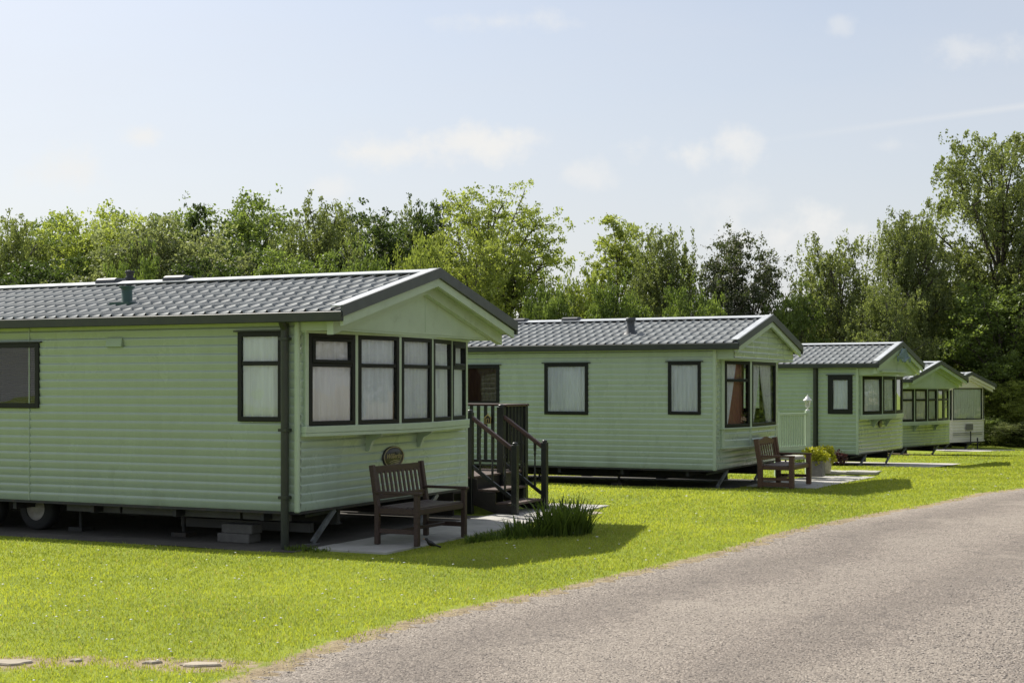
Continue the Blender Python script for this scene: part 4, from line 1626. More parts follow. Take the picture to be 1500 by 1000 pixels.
# caravan across the track, out of the frame but mirrored in the windows
CVS[6] = dict(p=(13.2, 16.0), z=.08, th=205.0 + 0, W=3.6, L=9.6)
cv6, rf6 = caravan(6, 'static_caravan', 'pale cream caravan across the track, mirrored in the front windows of the nearest caravan', 'flat', [dict(x0=-3.6, x1=-2.4, z0=1.25, z1=2.2, curtain='net'), dict(x0=-7.6, x1=-6.2, z0=1.25, z1=2.2, curtain='net')],
                   siding_mat='cream', trim='cream', far_windows=False)
bay(cv6, 6, [(.04, .15), (.2, 1.2), (.2, 2.4), (.04, 3.45)], 1.3, 2.25, ['net', 'net', 'net'], siding_mat='cream', trim='cream')
pediment(cv6, 6, .3, .62, 2.47, 3.0, 2.3, .14, 0.02, 3.58, trim='cream')

# ------------------------------------------------------------------ benches


def bench(name, label, loc, rz, width, depth, hb, hseat, harm, wood, seatwood, crest=False, legw=.055, nsl=10, front_rail=False):
    """back along local +y axis at x=0, seat towards +x"""
    root = empty(name, loc, rz)
    tag(root, label, 'bench')
    rake = .07

    def rx(z):
        return -rake * max(0, (z - hseat) / (hb - hseat))
    for y in (0, width):
        mb = MB()
        mb.bar((0.0, y, 0), (0.0, y, hseat), legw, legw, (0, 1, 0))
        mb.bar((0.0, y, hseat - .01), (rx(hb), y, hb), legw, legw, (0, 1, 0))
        mb.build('leg', M[wood], root, bevel=.006)
        mb = MB()
        mb.bar((depth, y, 0), (depth, y, harm - .02), legw, legw, (0, 1, 0))
        mb.build('leg', M[wood], root, bevel=.006)
        mb = MB()
        mb.box(rx(harm), depth + .05, y - .035, y + .035, harm - .022, harm + .006)
        mb.build('armrest', M[wood], root, bevel=.006)
    mb = MB()
    n = 6
    for i in range(n):
        x = .03 + (depth - .02) * i / n
        dz = -.012 * sin(pi * (i + .5) / n)
        mb.box(x, x + depth / n - .014, .03, width - .03, hseat - .02 + dz, hseat + dz)
    mb.build('seat', M[seatwood], root, bevel=.004)
    mb = MB()
    mb.box(depth - .018, depth + .014, .028, width - .028, hseat - .085, hseat - .022)
    mb.box(-.012, .016, .028, width - .028, hseat - .085, hseat - .022)
    for y in (0, width):
        mb.box(.02, depth - .02, y - .014, y + .014, hseat - .085, hseat - .022)
        mb.box(.02, depth - .02, y - .014, y + .014, .12, .17)
    mb.box(depth * .5 - .015, depth * .5 + .015, .014, width - .014, .13, .165)
    if front_rail:
        mb.box(.02, depth - .02, -.02, .02, .02, .09)
    mb.build('apron', M[wood], root, bevel=.004)
    mb = MB()
    zl, zt_ = hseat + .09, hb - .09
    mb.bar((rx(zl), .028, zl), (rx(zl), width - .028, zl), .03, .05, (0, 0, 1))
    if crest:
        m_ = 15
        top = []
        for i in range(m_ + 1):
            t_ = i / m_
            h_ = .03 + .05 * math.exp(-((t_ - .5) / .2) ** 2)
            top.append((t_ * (width - .056) + .028, hb - .05 + h_))
        pts = [(rx(hb) - .015, y, z) for y, z in top] + [(rx(hb) - .015, width - .028, hb - .11), (rx(hb) - .015, .028, hb - .11)]
        mb.prism(pts, (0, 0, 0), (.03, 0, 0))
    else:
        mb.bar((rx(hb), .028, hb - .055), (rx(hb), width - .028, hb - .055), .03, .08, (0, 0, 1))
    for i in range(nsl):
        y = .028 + (width - .056) * (i + .5) / nsl
        mb.bar((rx(zl), y, zl + .02), (rx(zt_), y, zt_ + .01), .014, .042, (0, 1, 0))
    mb.build('backrest', M[wood], root, bevel=.003)
    return root


bx_, by_ = G(552, 799)[:2]
p0 = Vector((bx_, by_))
d0 = Vector((cos(-R(26)), sin(-R(26))))
ZP = .024
bench('garden_bench', 'dark stained bench with slatted back beneath the oval badge of the nearest caravan', (-1.435, 15.17, ZP), -R(27), 1.02, .49, .84, .41, .56, 'benchdark', 'benchtop', nsl=11)
bench('garden_bench', 'reddish hardwood bench with curved crest rail beside the golden plants', (4.13, 23.65, ZP), -R(26), 1.12, .53, .80, .38, .53, 'benchred', 'benchseat', crest=True, legw=.08, nsl=8, front_rail=True)

# ------------------------------------------------------------------ wooden porch with steps (caravan 1, far side)
pr = empty('porch', (*WL(1, 0, 0), 0.0), -R(25))
tag(pr, 'dark wooden porch and steps with brown handrails at the far corner of the nearest caravan', 'steps')
Y0, Y1, YF = 4.50, 5.47, 6.12
XD, XN = -.26, .40
ZD = .50


def post(x, y, z0, z1, w=.08, mat='baluster', cap=True):
    mb = MB()
    mb.box(x - w / 2, x + w / 2, y - w / 2, y + w / 2, z0, z1)
    if cap:
        mb.lathe([(w * .45, 0), (w * .5, .015), (w * .35, .03), (.001, .036)], (x, y, z1), n=12)
    mb.build('post', M[mat], pr, bevel=.005)


post(XN, Y0, 0, .935)
post(XN, Y1, 0, .935)
post(XD, Y0, 0, 1.36)
post(XD, Y1, 0, 1.42, .10)
post(XD + .03, YF + .05, 0, 1.42, .09)
post(-2.1, YF + .05, 0, 1.42, .09)
for y in (Y0, Y1):
    mb = MB()
    mb.bar((XN - .02, y, .865), (XD - .05, y, 1.34), .06, .05)
    mb.build('handrail', M['railwood'], pr, bevel=.008)
    mb = MB()
    mb.bar((XN, y, .20), (XD, y, .66), .035, .045)
    mb.build('lower_rail', M['baluster'], pr)
    for i in range(3):
        t_ = (i + .8) / 3.6
        x = XN + (XD - XN) * t_
        zl_, zh = .20 + .46 * t_, .85 + .48 * t_
        mb = MB()
        m_ = (zl_ + zh) / 2
        hh = (zh - zl_)
        prof = [(.016, zl_), (.016, zl_ + hh * .22), (.024, zl_ + hh * .25), (.012, zl_ + hh * .28), (.022, zl_ + hh * .31), (.011, zl_ + hh * .36), (.012, zl_ + hh * .68),
                (.022, zl_ + hh * .72), (.012, zl_ + hh * .75), (.020, zl_ + hh * .80), (.022, zh)]
        mb.lathe(prof, (x, y, 0), n=10)
        mb.build('baluster', M['baluster'], pr)
# top rails round the deck
mb = MB()
mb.box(-2.12, XD + .09, YF + .02, YF + .10, 1.42, 1.455)
mb.box(XD - .01, XD + .08, Y1 + .01, YF + .018, 1.42, 1.455)
mb.build('top_rail', M['railwood'], pr, bevel=.006)
mb = MB()
mb.box(-2.1, XD, YF + .035, YF + .075, .60, .64)
mb.box(XD + .01, XD + .05, Y1 + .05, YF, .60, .64)
mb.build('lower_rail', M['baluster'], pr)
i = 0
x = -2.0
while x < XD - .05:
    mb = MB()
    mb.box(x - .02, x + .02, YF + .035, YF + .075, .641, 1.419)
    mb.build('baluster', M['baluster'], pr)
    x += .115
y = Y1 + .13
while y < YF:
    mb = MB()
    mb.box(XD + .01, XD + .05, y - .02, y + .02, .641, 1.419)
    mb.build('baluster', M['baluster'], pr)
    y += .115
# deck, treads, stringers
mb = MB()
y = 3.98
while y < YF + .08:
    mb.box(-2.15, XD + .02, y, y + .118, ZD - .025, ZD)
    y += .124
mb.build('deck', M['deckwood'], pr)
mb = MB()
mb.box(-2.12, XD - .0, 4.0, 4.03, .02, ZD - .027)
mb.box(-2.12, XD - .0, YF + .0, YF + .03, .02, ZD - .027)
mb.box(XD - .035, XD - .005, 4.04, YF, .3, ZD - .027)
mb.build('deck_skirt', M['stepdark'], pr)
for i, (xa, z) in enumerate(((.10, .165), (-.16, .335))):
    mb = MB()
    mb.box(xa, xa + .29, Y0 + .03, Y1 - .03, z - .03, z)
    mb.build('tread', M['deckwood'], pr, bevel=.004)
for y in (Y0 + .01, Y1 - .035):
    mb = MB()
    mb.prism([(XN - .02, y, .02), (XN - .02, y, .13), (.10, y, .14), (.10, y, .30), (-.16, y, .31), (-.17, y, .47), (XD - .03, y, .47), (XD - .03, y, .15), (.1, y, .02)], (0, 0, 0), (0, .025, 0))
    mb.build('stringer', M['stepdark'], pr)
# brass lantern plaque hanging on the railing
lx, ly = -.82, YF - .02
kf = (714.5 - 750) / F
lx = (kf * (14.8 + .9063 * ly) - (-2.224 + .4226 * ly)) / (.9063 + .4226 * kf)
YY = 14.8 + .9063 * ly - .4226 * lx
lz = HC - (613 - HOR) * YY / F
pl = empty('house_sign', (*WL(1, lx, ly), lz - .07), -R(25))
tag(pl, 'small brass house shaped sign hanging on the porch railing', 'sign')
mb = MB()
q = [(-.045, 0, 0), (-.045, 0, .085), (0, 0, .125), (.045, 0, .085), (.045, 0, 0), (-.045, 0, 0)]
for a, b in zip(q, q[1:]):
    mb.bar(a, b, .008, .009, (0, 1, 0))
mb.bar((-.055, 0, .082), (0, 0, .13), .008, .01, (0, 1, 0))
mb.bar((.055, 0, .082), (0, 0, .13), .008, .01, (0, 1, 0))
mb.tube([(0, 0, .125), (0, .02, .15)], .006, 6)
mb.bar((-.02, 0, .02), (-.02, 0, .07), .007, .008, (0, 1, 0))
mb.bar((.015, 0, .02), (.015, 0, .07), .007, .008, (0, 1, 0))
mb.bar((-.02, 0, .07), (.015, 0, .07), .007, .008, (0, 1, 0))
mb.build('sign_frame', M['brass'], pl)
mb = MB()
mb.prism([(-.04, .006, .003), (.04, .006, .003), (.04, .006, .083), (0, .006, .118), (-.04, .006, .083)], (0, 0, 0), (0, .01, 0))
mb.build('sign_board', M['badgedark'], pl)

# ------------------------------------------------------------------ veranda rail and lantern by caravan 2


def at_depth(u, v, Y):
    return ((u - 750) / F * Y, Y, HC - (v - HOR) * Y / F)


YA = 26.9
A = at_depth(1138, 607, YA)
Bp = at_depth(1183, 607, YA + .75)
vr = empty('veranda_rail', (A[0], A[1], 0.0), 0)
tag(vr, 'pale green slatted veranda rail behind the red wood bench', 'railing')
D = Vector((Bp[0] - A[0], Bp[1] - A[1], 0))
ln = D.length
D.normalize()
zr = A[2]
zbm = HC - (657 - HOR) * YA / F
mb = MB()
mb.bar(Vector((0, 0, zr)), D * ln + Vector((0, 0, zr)), .08, .04)
mb.build('rail', M['trimgreen'], vr)
mb = MB()
mb.bar(Vector((0, 0, zbm)), D * ln + Vector((0, 0, zbm)), .05, .07)
mb.build('rail', M['trimgreen'], vr)
for s in (0.0, ln):
    mb = MB()
    mb.bar(D * s + Vector((0, 0, 0)), D * s + Vector((0, 0, zr + .06)), .09, .09, (0, 1, 0))
    mb.build('post', M['trimgreen'], vr)
n = 13
for i in range(n):
    s = ln * (i + .7) / (n + .4)
    mb = MB()
    mb.bar(D * s + Vector((0, 0, zbm)), D * s + Vector((0, 0, zr - .02)), .03, .015, D.cross(Vector((0, 0, 1))))
    mb.build('slat', M['trimgreen'], vr)
mb = MB()
mb.bar(Vector((0, 0, .34)) + D * .05, D * (ln - .05) + Vector((0, 0, .34)), .5, .05)
mb.build('deck', M['paving'], vr)
# the lantern standing on its end post
lt = empty('lantern', (A[0] + D.x * ln, A[1] + D.y * ln, zr + .062), 0)
lt.scale = (.68, .68, .78)
tag(lt, 'white coach lantern standing on the end post of the veranda rail', 'lantern')
mb = MB()
mb.lathe([(.06, 0), (.055, .02), (.02, .035), (.02, .07), (.05, .085)], (0, 0, 0), n=12)
for i in range(6):
    a = 2 * pi * i / 6
    mb.bar((.05 * cos(a), .05 * sin(a), .085), (.085 * cos(a), .085 * sin(a), .25), .012, .012)
mb.build('stand', M['white'], lt)
mb = MB()
mb.lathe([(.13, .25), (.12, .275), (.07, .31), (.05, .345), (.02, .36), (.022, .38), (.001, .40)], (0, 0, 0), n=12)
mb.lathe([(.13, .25), (.09, .252), (.001, .252)], (0, 0, 0), n=12)
mb.build('cap', M['white'], lt)
mb = MB()
mb.lathe([(.044, .086), (.076, .249)], (0, 0, 0), n=6, smooth=False)
mb.build('lantern_glass', M['glass'], lt)
mb = MB()
mb.lathe([(.015, .086), (.02, .12), (.032, .15), (.03, .18), (.001, .2)], (0, 0, 0), n=10)
mb.build('bulb', M['white'], lt)

# ------------------------------------------------------------------ planters


def leafball(name, centers, n, size, mat, parent=None, seed=1, flat=.8, up=.3):
    r = np.random.default_rng(seed)
    C = np.array([c[:3] for c in centers], float)
    S = np.array([c[3] for c in centers], float)
    k = r.integers(0, len(C), n)
    P = r.standard_normal((n, 3))
    P /= np.linalg.norm(P, axis=1)[:, None]
    P *= (r.random((n, 1)) ** .4)
    P[:, 2] *= flat
    P = C[k] + P * S[k][:, None]
    return leaves(name, P, size, mat, parent, r, up=up)


def leaves(name, P, size, mat, parent, r, up=.3, asp=.62, hang=0.0, tone=None):
    n = len(P)
    nrm = r.standard_normal((n, 3)) + np.array([0, 0, up])
    nrm /= np.linalg.norm(nrm, axis=1)[:, None]
    a = np.cross(nrm, r.standard_normal((n, 3)))
    if hang > 0:
        a[:, 2] -= hang * np.abs(r.standard_normal(n))
    a /= np.linalg.norm(a, axis=1)[:, None] + 1e-9
    b = np.cross(nrm, a)
    b /= np.linalg.norm(b, axis=1)[:, None] + 1e-9
    s = (size * (.92 if n > 8000 else 1) * r.uniform(.55, 1.4, n))[:, None]
    V = np.stack([P - a * s * .5, P + b * s * asp * .5, P + a * s * .5, P - b * s * asp * .5], 1).reshape(-1, 3)
    Fq = (np.arange(n) * 4)[:, None] + np.arange(4)[None]
    if tone is None:
        tone = r.random(n)
    return np_mesh(name, V, Fq, M[mat], parent, col=tone)


pt = empty('planter', (*G(1197, 704)[:2], .03), -R(26))
pt.scale = (.72, .72, .78)
tag(pt, 'square grey planter with trimmed green growth beside the red wood bench', 'planter')
mb = MB()
mb.prism([(-.13, -.15, 0), (.17, -.15, 0), (.17, .15, 0), (-.13, .15, 0)], (0, 0, 0), (0, 0, .34))
mb.box(-.15, .19, -.17, .17, .34, .37)
mb.build('tub', M['tub'], pt, bevel=.008)
pb = empty('planter', (*G(1208, 701)[:2], .03), 0)
pb.scale = (.76, .76, .78)
tag(pb, 'round buff stoneware planter right of the square grey planter', 'planter')
mb = MB()
mb.lathe([(.12, 0), (.14, .02), (.165, .15), (.17, .30), (.19, .36), (.19, .38), (.16, .385), (.15, .34), (.001, .33)], (0, 0, 0), n=28)
mb.build('tub', M['barrel'], pb)
q = Vector(pt.location)
q2 = Vector(pb.location)
o = leafball('golden_shrub', [(0, 0, .50, .20), (-.12, .0, .55, .17), (.12, .05, .48, .18), (.0, 0, .42, .2)], 1500, .055, 'leaf_gold', seed=2)
o.location = q + Vector((-.02, 0, -.06))
o.scale = (.9, .9, .9)
tag(o, 'bright golden leafy shrub in the square grey planter', 'plant')
o = leafball('golden_shrub', [(0, 0, .45, .22), (.05, .0, .55, .16), (-.08, .05, .52, .16), (.12, 0, .36, .14)], 1500, .055, 'leaf_gold', seed=3)
o.location = q2 + Vector((0, 0, -.05))
o.scale = (.9, .9, .9)
tag(o, 'bright golden leafy shrub spilling from the round buff planter', 'plant')
o = leafball('plum_leaved_plant', [(0, 0, .30, .18), (.14, .05, .24, .14)], 420, .06, 'leaf_plum', seed=4)
o.location = Vector((*G(1222, 697)[:2], .04))
tag(o, 'dark plum leaved plant behind the golden shrubs', 'plant')
o = leafball('low_green_shrub', [(0, 0, .18, .2), (.2, .1, .25, .2), (.35, .2, .28, .2)], 1200, .05, 'leaf_mid', seed=5)
o.location = Vector((*G(1170, 697)[:2], .04))
tag(o, 'low green shrub behind the red wood bench', 'plant')

# ------------------------------------------------------------------ strap leaved clump


def strap_clump(name, label, parts, seed, mat='leaf_iris'):
    r = np.random.default_rng(seed)
    Vs, Fs, T = [], [], []
    b = 0
    for (cx, cy, cz, rad, hmin, hmax, n) in parts:
        for i in range(n):
            a = r.uniform(0, 2 * pi)
            rr_ = rad * sqrt(r.random())
            x, y = cx + cos(a) * rr_, cy + sin(a) * rr_
            h = r.uniform(hmin, hmax)
            az = a + r.normal(0, .8)
            out = h * r.uniform(.1, .75)
            w = r.uniform(.005, .011)
            px, py = -sin(az) * w, cos(az) * w
            t0 = r.random()
            for j, t in enumerate((0, .35, .7, .92, 1)):
                ww = (1, 1.1, .8, .4, .02)[j]
                ox = out * t ** 1.8
                z = h * (t - .25 * (out / h) * t ** 3)
                for s in (-1, 1):
                    Vs.append((x + cos(az) * ox + s * px * ww, y + sin(az) * ox + s * py * ww, cz + z))
            for j in range(4):
                Fs.append((b + 2 * j, b + 2 * j + 1, b + 2 * j + 3, b + 2 * j + 2))
                T.append(t0)
            b += 10
    ob = np_mesh(name, np.array(Vs), np.array(Fs), M[mat], col=np.array(T))
    return tag(ob, label, 'plant')


p1 = G(822, 784)
strap_clump('strap_leaved_plant', 'clump of tall dark green strap leaves at the foot of the porch steps',
            [(p1[0] - .02, p1[1] + .1, p1[2] - .02, .26, .16, .50, 330), (p1[0] + .16, p1[1] + .12, p1[2] - .02, .17, .16, .48, 170), (p1[0] - .35, p1[1], p1[2] - .02, .25, .08, .26, 260)], 3)
p2 = G(735, 789)
strap_clump('long_grass_tuft', 'rough long grass creeping over the paving edge left of the strap leaved clump',
            [(p2[0] + .05, p2[1] - .05, p2[2] - .02, .32, .04, .14, 420), (p2[0] - .2, p2[1] - .15, p2[2] - .02, .2, .04, .1, 260)], 4)
p3 = G(440, 806)
strap_clump('long_grass_tuft', 'unmown tuft of grass at the foot of the drainpipe', [(p3[0], p3[1], p3[2] - .02, .16, .04, .09, 200), (p3[0] + .2, p3[1] - .05, p3[2] - .02, .12, .03, .07, 100)], 5)

# ------------------------------------------------------------------ stones in the lawn
STL = ['pale flat stone set in the lawn at the left edge of the photo', 'small brown stone between the two pale flagstones', 'long pale flagstone with bare soil round it near the track',
       'tiny stone nearly overgrown by grass', 'pale slab lying in the lawn right of the strap leaved clump']
rr = random.Random(6)
for (u, v, a, b), lab in zip(STONES, STL):
    x, y, z = G(u, v)
    n = 14
    top = []
    ph = [rr.uniform(.62, 1.15) for _ in range(n)]
    for i in range(n):
        t_ = 2 * pi * i / n
        top.append((x + a * ph[i] * cos(t_), y + b * ph[i] * sin(t_), z + .002))
    mb = MB()
    mb.prism([(px, py, z - .05) for px, py, _ in top], (0, 0, 0), (0, 0, .064))
    o = mb.build('flagstone', M['stone'], bevel=.008)
    tag(o, lab, 'stone')

# ------------------------------------------------------------------ blackbird
bx0, by0, bz0 = G(629, 807)
bl = empty('blackbird', (bx0, by0, .10 if bz0 > .05 else .03), R(180 + 12))
bl.location.z = float(zg(bx0, by0)) + .035
bl.rotation_euler = (0, R(-16), R(180 + 12))
bl.scale = (.8, .8, .8)
tag(bl, 'small blackbird standing on the grass in front of the dark bench', 'bird')
mb = MB()
sp = [(.098, 0, .094, .002), (.088, 0, .096, .010), (.078, 0, .098, .0175), (.064, 0, .097, .021), (.05, 0, .088, .020), (.036, 0, .076, .026), (.012, 0, .064, .034), (-.018, 0, .058, .033),
      (-.045, 0, .055, .023), (-.065, 0, .054, .014), (-.10, 0, .052, .012), (-.14, 0, .048, .013), (-.145, 0, .047, .002)]
mb.tube([(a, b, c) for a, b, c, _ in sp], [q[3] for q in sp], 14)
mb.build('body', M['bird'], bl)
mb = MB()
mb.tube([(.094, 0, .095), (.118, 0, .090)], [.006, .001], 8)
mb.build('beak', M['beak'], bl)
for s in (-1, 1):
    mb = MB()
    mb.tube([(-.004, s * .012, .045), (-.010, s * .014, .02), (.0, s * .014, .001)], .0022, 6)
    for a in (-.5, 0, .5):
        mb.tube([(0, s * .014, .002), (.018 * cos(a), s * .014 + .018 * sin(a), .001)], .0015, 5)
    mb.build('leg', M['beak'], bl)
    mb = MB()
    mb.tube([(.03, s * .026, .074), (0, s * .034, .066), (-.04, s * .026, .056), (-.085, s * .010, .050)], [.006, .016, .012, .002], 8)
    mb.build('wing', M['bird'], bl)

# ------------------------------------------------------------------ trees


def tree_meshes(seed, H, cw, cb, kind, nleaf, leaf, bark='bark', limbs=16, subs=6, leafmat='leaf_mid', sig=None, lean=0.0, fork=None, blossom=False, top=1.0, drop=.0, trunk_r=None):
    r = np.random.default_rng(seed)
    mb = MB()
    tr = trunk_r or H * .017
    n = 8
    th = .86 * H
    w1, w2 = r.uniform(0, 6), r.uniform(0, 6)

    def tp(t):
        return np.array([lean * H * t ** 1.5 + .03 * H * math.sin(t * 3.2 + w1) * t, .03 * H * math.sin(t * 2.7 + w2) * t, th * t])
    pts = [tp(i / n) for i in range(n + 1)]
    o0 = pts[0].copy()
    pts = [p - o0 for p in pts]
    mb.tube([tuple(p) for p in pts], [tr * (1.25 if i == 0 else 1) * (1 - .85 * i / n) + .015 for i in range(n + 1)], 9)
    clumps = []
    h0 = cb * H

    def rad(z):
        s = min(max((z - h0) / (H - h0), 0), 1)
        if kind == 'dome':
            return cw / 2 * (math.sin(pi * min(1, s * .86 + .10)) ** .55)
        if kind == 'cone':
            return cw / 2 * (1 - s) ** .7 * min(1, .5 + 3 * s)
        if kind == 'tall':
            return cw / 2 * (math.sin(pi * min(1, s * .84 + .12)) ** .7)
        return cw / 2 * (1 - .75 * s ** 2.2) * min(1, .45 + 2.2 * s)
    for i in range(limbs):
        f = (i + r.random()) / limbs
        zt_ = h0 + (H - h0) * (f ** .9) * .97
        st = max(.16, min(.97, (zt_ / H) * r.uniform(.50, .78)))
        P0 = np.array(tp(st)) - o0
        az = i * 2.4 + r.uniform(-.5, .5)
        rd = rad(zt_) * r.uniform(.62, .98)
        cx = tp(min(1, zt_ / th))[0] - o0[0]
        P1 = np.array([cx + math.cos(az) * rd, math.sin(az) * rd, zt_])
        pl_ = []
        m = 5
        bend = r.standard_normal(3) * .05 * cw
        for j in range(m + 1):
            t = j / m
            p = P0 * (1 - t) + P1 * t + bend * math.sin(pi * t)
            p[2] += math.sin(pi * t) * .05 * H * (-1 if kind == 'weep' and t > .5 else 1)
            pl_.append(p)
        r0 = tr * (1 - .8 * st) * .55 + .012
        mb.tube([tuple(p) for p in pl_], [r0 * (1 - .8 * j / m) + .008 for j in range(m + 1)], 6)
        clumps.append((P1, 1.0))
        for j in range(subs):
            t = .3 + .7 * (j + r.random()) / subs
            k_ = min(m - 1, int(t * m))
            q = pl_[k_] * (1 - (t * m - k_)) + pl_[k_ + 1] * (t * m - k_)
            d = r.standard_normal(3)
            d[:2] += np.array([math.cos(az), math.sin(az)]) * .6
            d[2] = abs(d[2]) * .8 + (.1 if kind != 'weep' else -.2)
            d /= np.linalg.norm(d)
            ln_ = cw * r.uniform(.06, .16)
            e = q + d * ln_
            rr_ = math.hypot(e[0] - cx, e[1])
            if e[2] > H:
                e[2] = H - r.random() * .03 * H
            mid = (q + e) / 2 + r.standard_normal(3) * .03 * ln_
            mb.tube([tuple(q), tuple(mid), tuple(e)], [r0 * .33 + .006, r0 * .22 + .005, .006], 5, cap=False)
            clumps.append((e, r.uniform(.6, 1.15)))
    C = np.array([c[0] for c in clumps])
    S = np.array([c[1] for c in clumps])
    sg = (sig or .055) * cw
    wgt = S * r.uniform(.35, 1.5, len(S))
    wgt /= wgt.sum()
    k = r.choice(len(C), nleaf, p=wgt)
    # each clump is made of small sprays, so light and gaps come through
    nsp = 8
    spr = r.standard_normal((len(C), nsp, 3)) * np.array([1, 1, .62]) * sg * S[:, None, None]
    si = r.integers(0, nsp, nleaf)
    P = C[k] + spr[k, si] + r.standard_normal((nleaf, 3)) * np.array([1, 1, .55]) * sg * .28
    if drop > 0:
        P[:, 2] -= np.abs(r.exponential(drop, nleaf)) * (.6 + .8 * r.random(len(C)))[k]
        P[:, 0] = P[:, 0] - (P[:, 0] - (C[k] + spr[k, si])[:, 0]) * .45
        P[:, 1] = P[:, 1] - (P[:, 1] - (C[k] + spr[k, si])[:, 1]) * .45
        P[:, 2] = np.maximum(P[:, 2], .4)
    tone = np.clip(r.random(len(C))[k] * .5 + r.random(nleaf) * .5, 0, 1)
    lo = leaves('crown', P, leaf, leafmat, None, r, up=.9, hang=(1.6 if drop > 0 else 0), tone=tone)
    tko = mb.build('trunk', M[bark])
    COL.objects.unlink(lo)
    COL.objects.unlink(tko)
    bl_ = None
    if blossom:
        m_ = nleaf // 3
        kk = r.choice(len(C), m_, p=wgt)
        P = C[kk] + spr[kk, r.integers(0, nsp, m_)] + r.standard_normal((m_, 3)) * sg * .38
        P[:, 2] += .05
        bl_ = leaves('blossom', P, leaf * .85, 'blossom', None, r, up=1.5)
        COL.objects.unlink(bl_)
    return dict(H=H, cw=cw, trunk=tko.data, crown=lo.data, blossom=bl_.data if bl_ else None)


TREES = []


def plant(proto, name, label, cat, u, vtop, wpx, Y, rz=0.0, group=None, sink=0.0):
    x = (u - 750) / F * Y
    z0 = float(zg(x, Y)) - .05
    ztop = HC - (vtop - HOR) * Y / F
    hs = (ztop - z0 + sink) / proto['H']
    ws = wpx * Y / F / proto['cw']
    if proto in (PA, PBR, PDK, PBI, PGR):
        ws = max(ws, .82 * hs) if wpx > 95 or proto is PBI else ws
    root = empty(name, (x, Y, z0 - sink), rz)
    root.scale = (ws, ws, hs)
    tag(root, label, cat, group)
    for nm in ('trunk', 'crown', 'blossom'):
        if proto.get(nm) is not None:
            ob = bpy.data.objects.new(nm, proto[nm])
            COL.objects.link(ob)
            ob.parent = root
    TREES.append(root)
    return root


WG = 'trees of the wood behind the caravans'
# prototypes
PA = tree_meshes(21, 11, 8, .12, 'dome', 46000, .19, leafmat='leaf_mid', limbs=34, subs=8, sig=.075)
PBR = tree_meshes(22, 10.5, 8, .12, 'dome', 46000, .18, leafmat='leaf_bright', limbs=34, subs=8, sig=.075)
PDK = tree_meshes(23, 11, 6, .06, 'dome', 42000, .19, leafmat='leaf_dark', limbs=34, subs=8, sig=.08)
PBI = tree_meshes(24, 12, 6.5, .12, 'tall', 52000, .15, sig=.08, leafmat='leaf_birch', bark='barkpale', limbs=24, subs=6, drop=.35)
PGR = tree_meshes(25, 9, 7, .05, 'dome', 42000, .18, leafmat='leaf_grey', limbs=32, subs=8, sig=.075)
PCO = tree_meshes(26, 11, 4.0, .12, 'tall', 22000, .19, leafmat='leaf_dark', limbs=26, subs=5, sig=.09)
PBU = tree_meshes(27, 4.5, 6, .02, 'dome', 26000, .14, leafmat='leaf_mid', limbs=22, subs=6, sig=.07)
PBY = tree_meshes(28, 4.5, 6, .02, 'dome', 26000, .14, leafmat='leaf_bright', limbs=22, subs=6, sig=.07)

wood = [
    (PBI, 8, 312, 135, 60, 'olive green birch with hanging twigs at the left edge of the wood'),
    (PA, 80, 322, 120, 66, 'mid green tree right of the olive birch at the left of the wood'),
    (PBR, 148, 304, 120, 62, 'yellow green tree with a spiky top above the left roof vent'),
    (PDK, 105, 372, 90, 57, 'dark low tree in front of the yellow green one at the left'),
    (PGR, 205, 342, 120, 56, 'pale grey green tree above the dark green flue pipe'),
    (PA, 225, 308, 110, 66, 'mid green tree between the spiky yellow green tree and the dark conifer'),
    (PCO, 292, 299, 52, 64, 'narrow dark evergreen standing out on the skyline of the wood'),
    (PGR, 272, 328, 110, 57, 'pale leafy tree just below the narrow dark evergreen'),
    (PDK, 345, 345, 110, 60, 'very dark tree in the gap right of the pale leafy trees'),
    (PA, 375, 290, 110, 66, 'tall mid green tree in the middle of the left wood'),
    (PBI, 458, 285, 125, 59, 'tall olive birch with a pointed top in the middle of the wood'),
    (PDK, 540, 303, 110, 63, 'dark broadleaf tree right of the pointed birch'),
    (PBI, 592, 302, 80, 70, 'thin greyish birch behind the dark broadleaf tree'),
    (PDK, 632, 289, 95, 68, 'dark green tree left of the big spreading ash'),
    (PBY, 610, 362, 110, 52, 'low yellow green tree just behind the apex of the nearest roof'),
    (PBU, 195, 385, 100, 50, 'low bright bush behind the flue on the nearest roof'),
    (PDK, 40, 380, 150, 55, 'dark undergrowth tree at the far left above the roof'),
    (PA, 440, 368, 150, 54, 'shaded mid green tree below the pointed birch'),
    (PBU, 530, 385, 120, 52, 'shaded bush below the dark broadleaf tree'),
    (PDK, 310, 372, 110, 54, 'shaded dark tree low behind the roof ridge'),
]
rr = random.Random(12)
for (pr_, u, v, w, Y, lab) in wood:
    plant(pr_, 'tree', lab, 'tree', u, v, w, Y, rr.uniform(0, 6.28), WG)
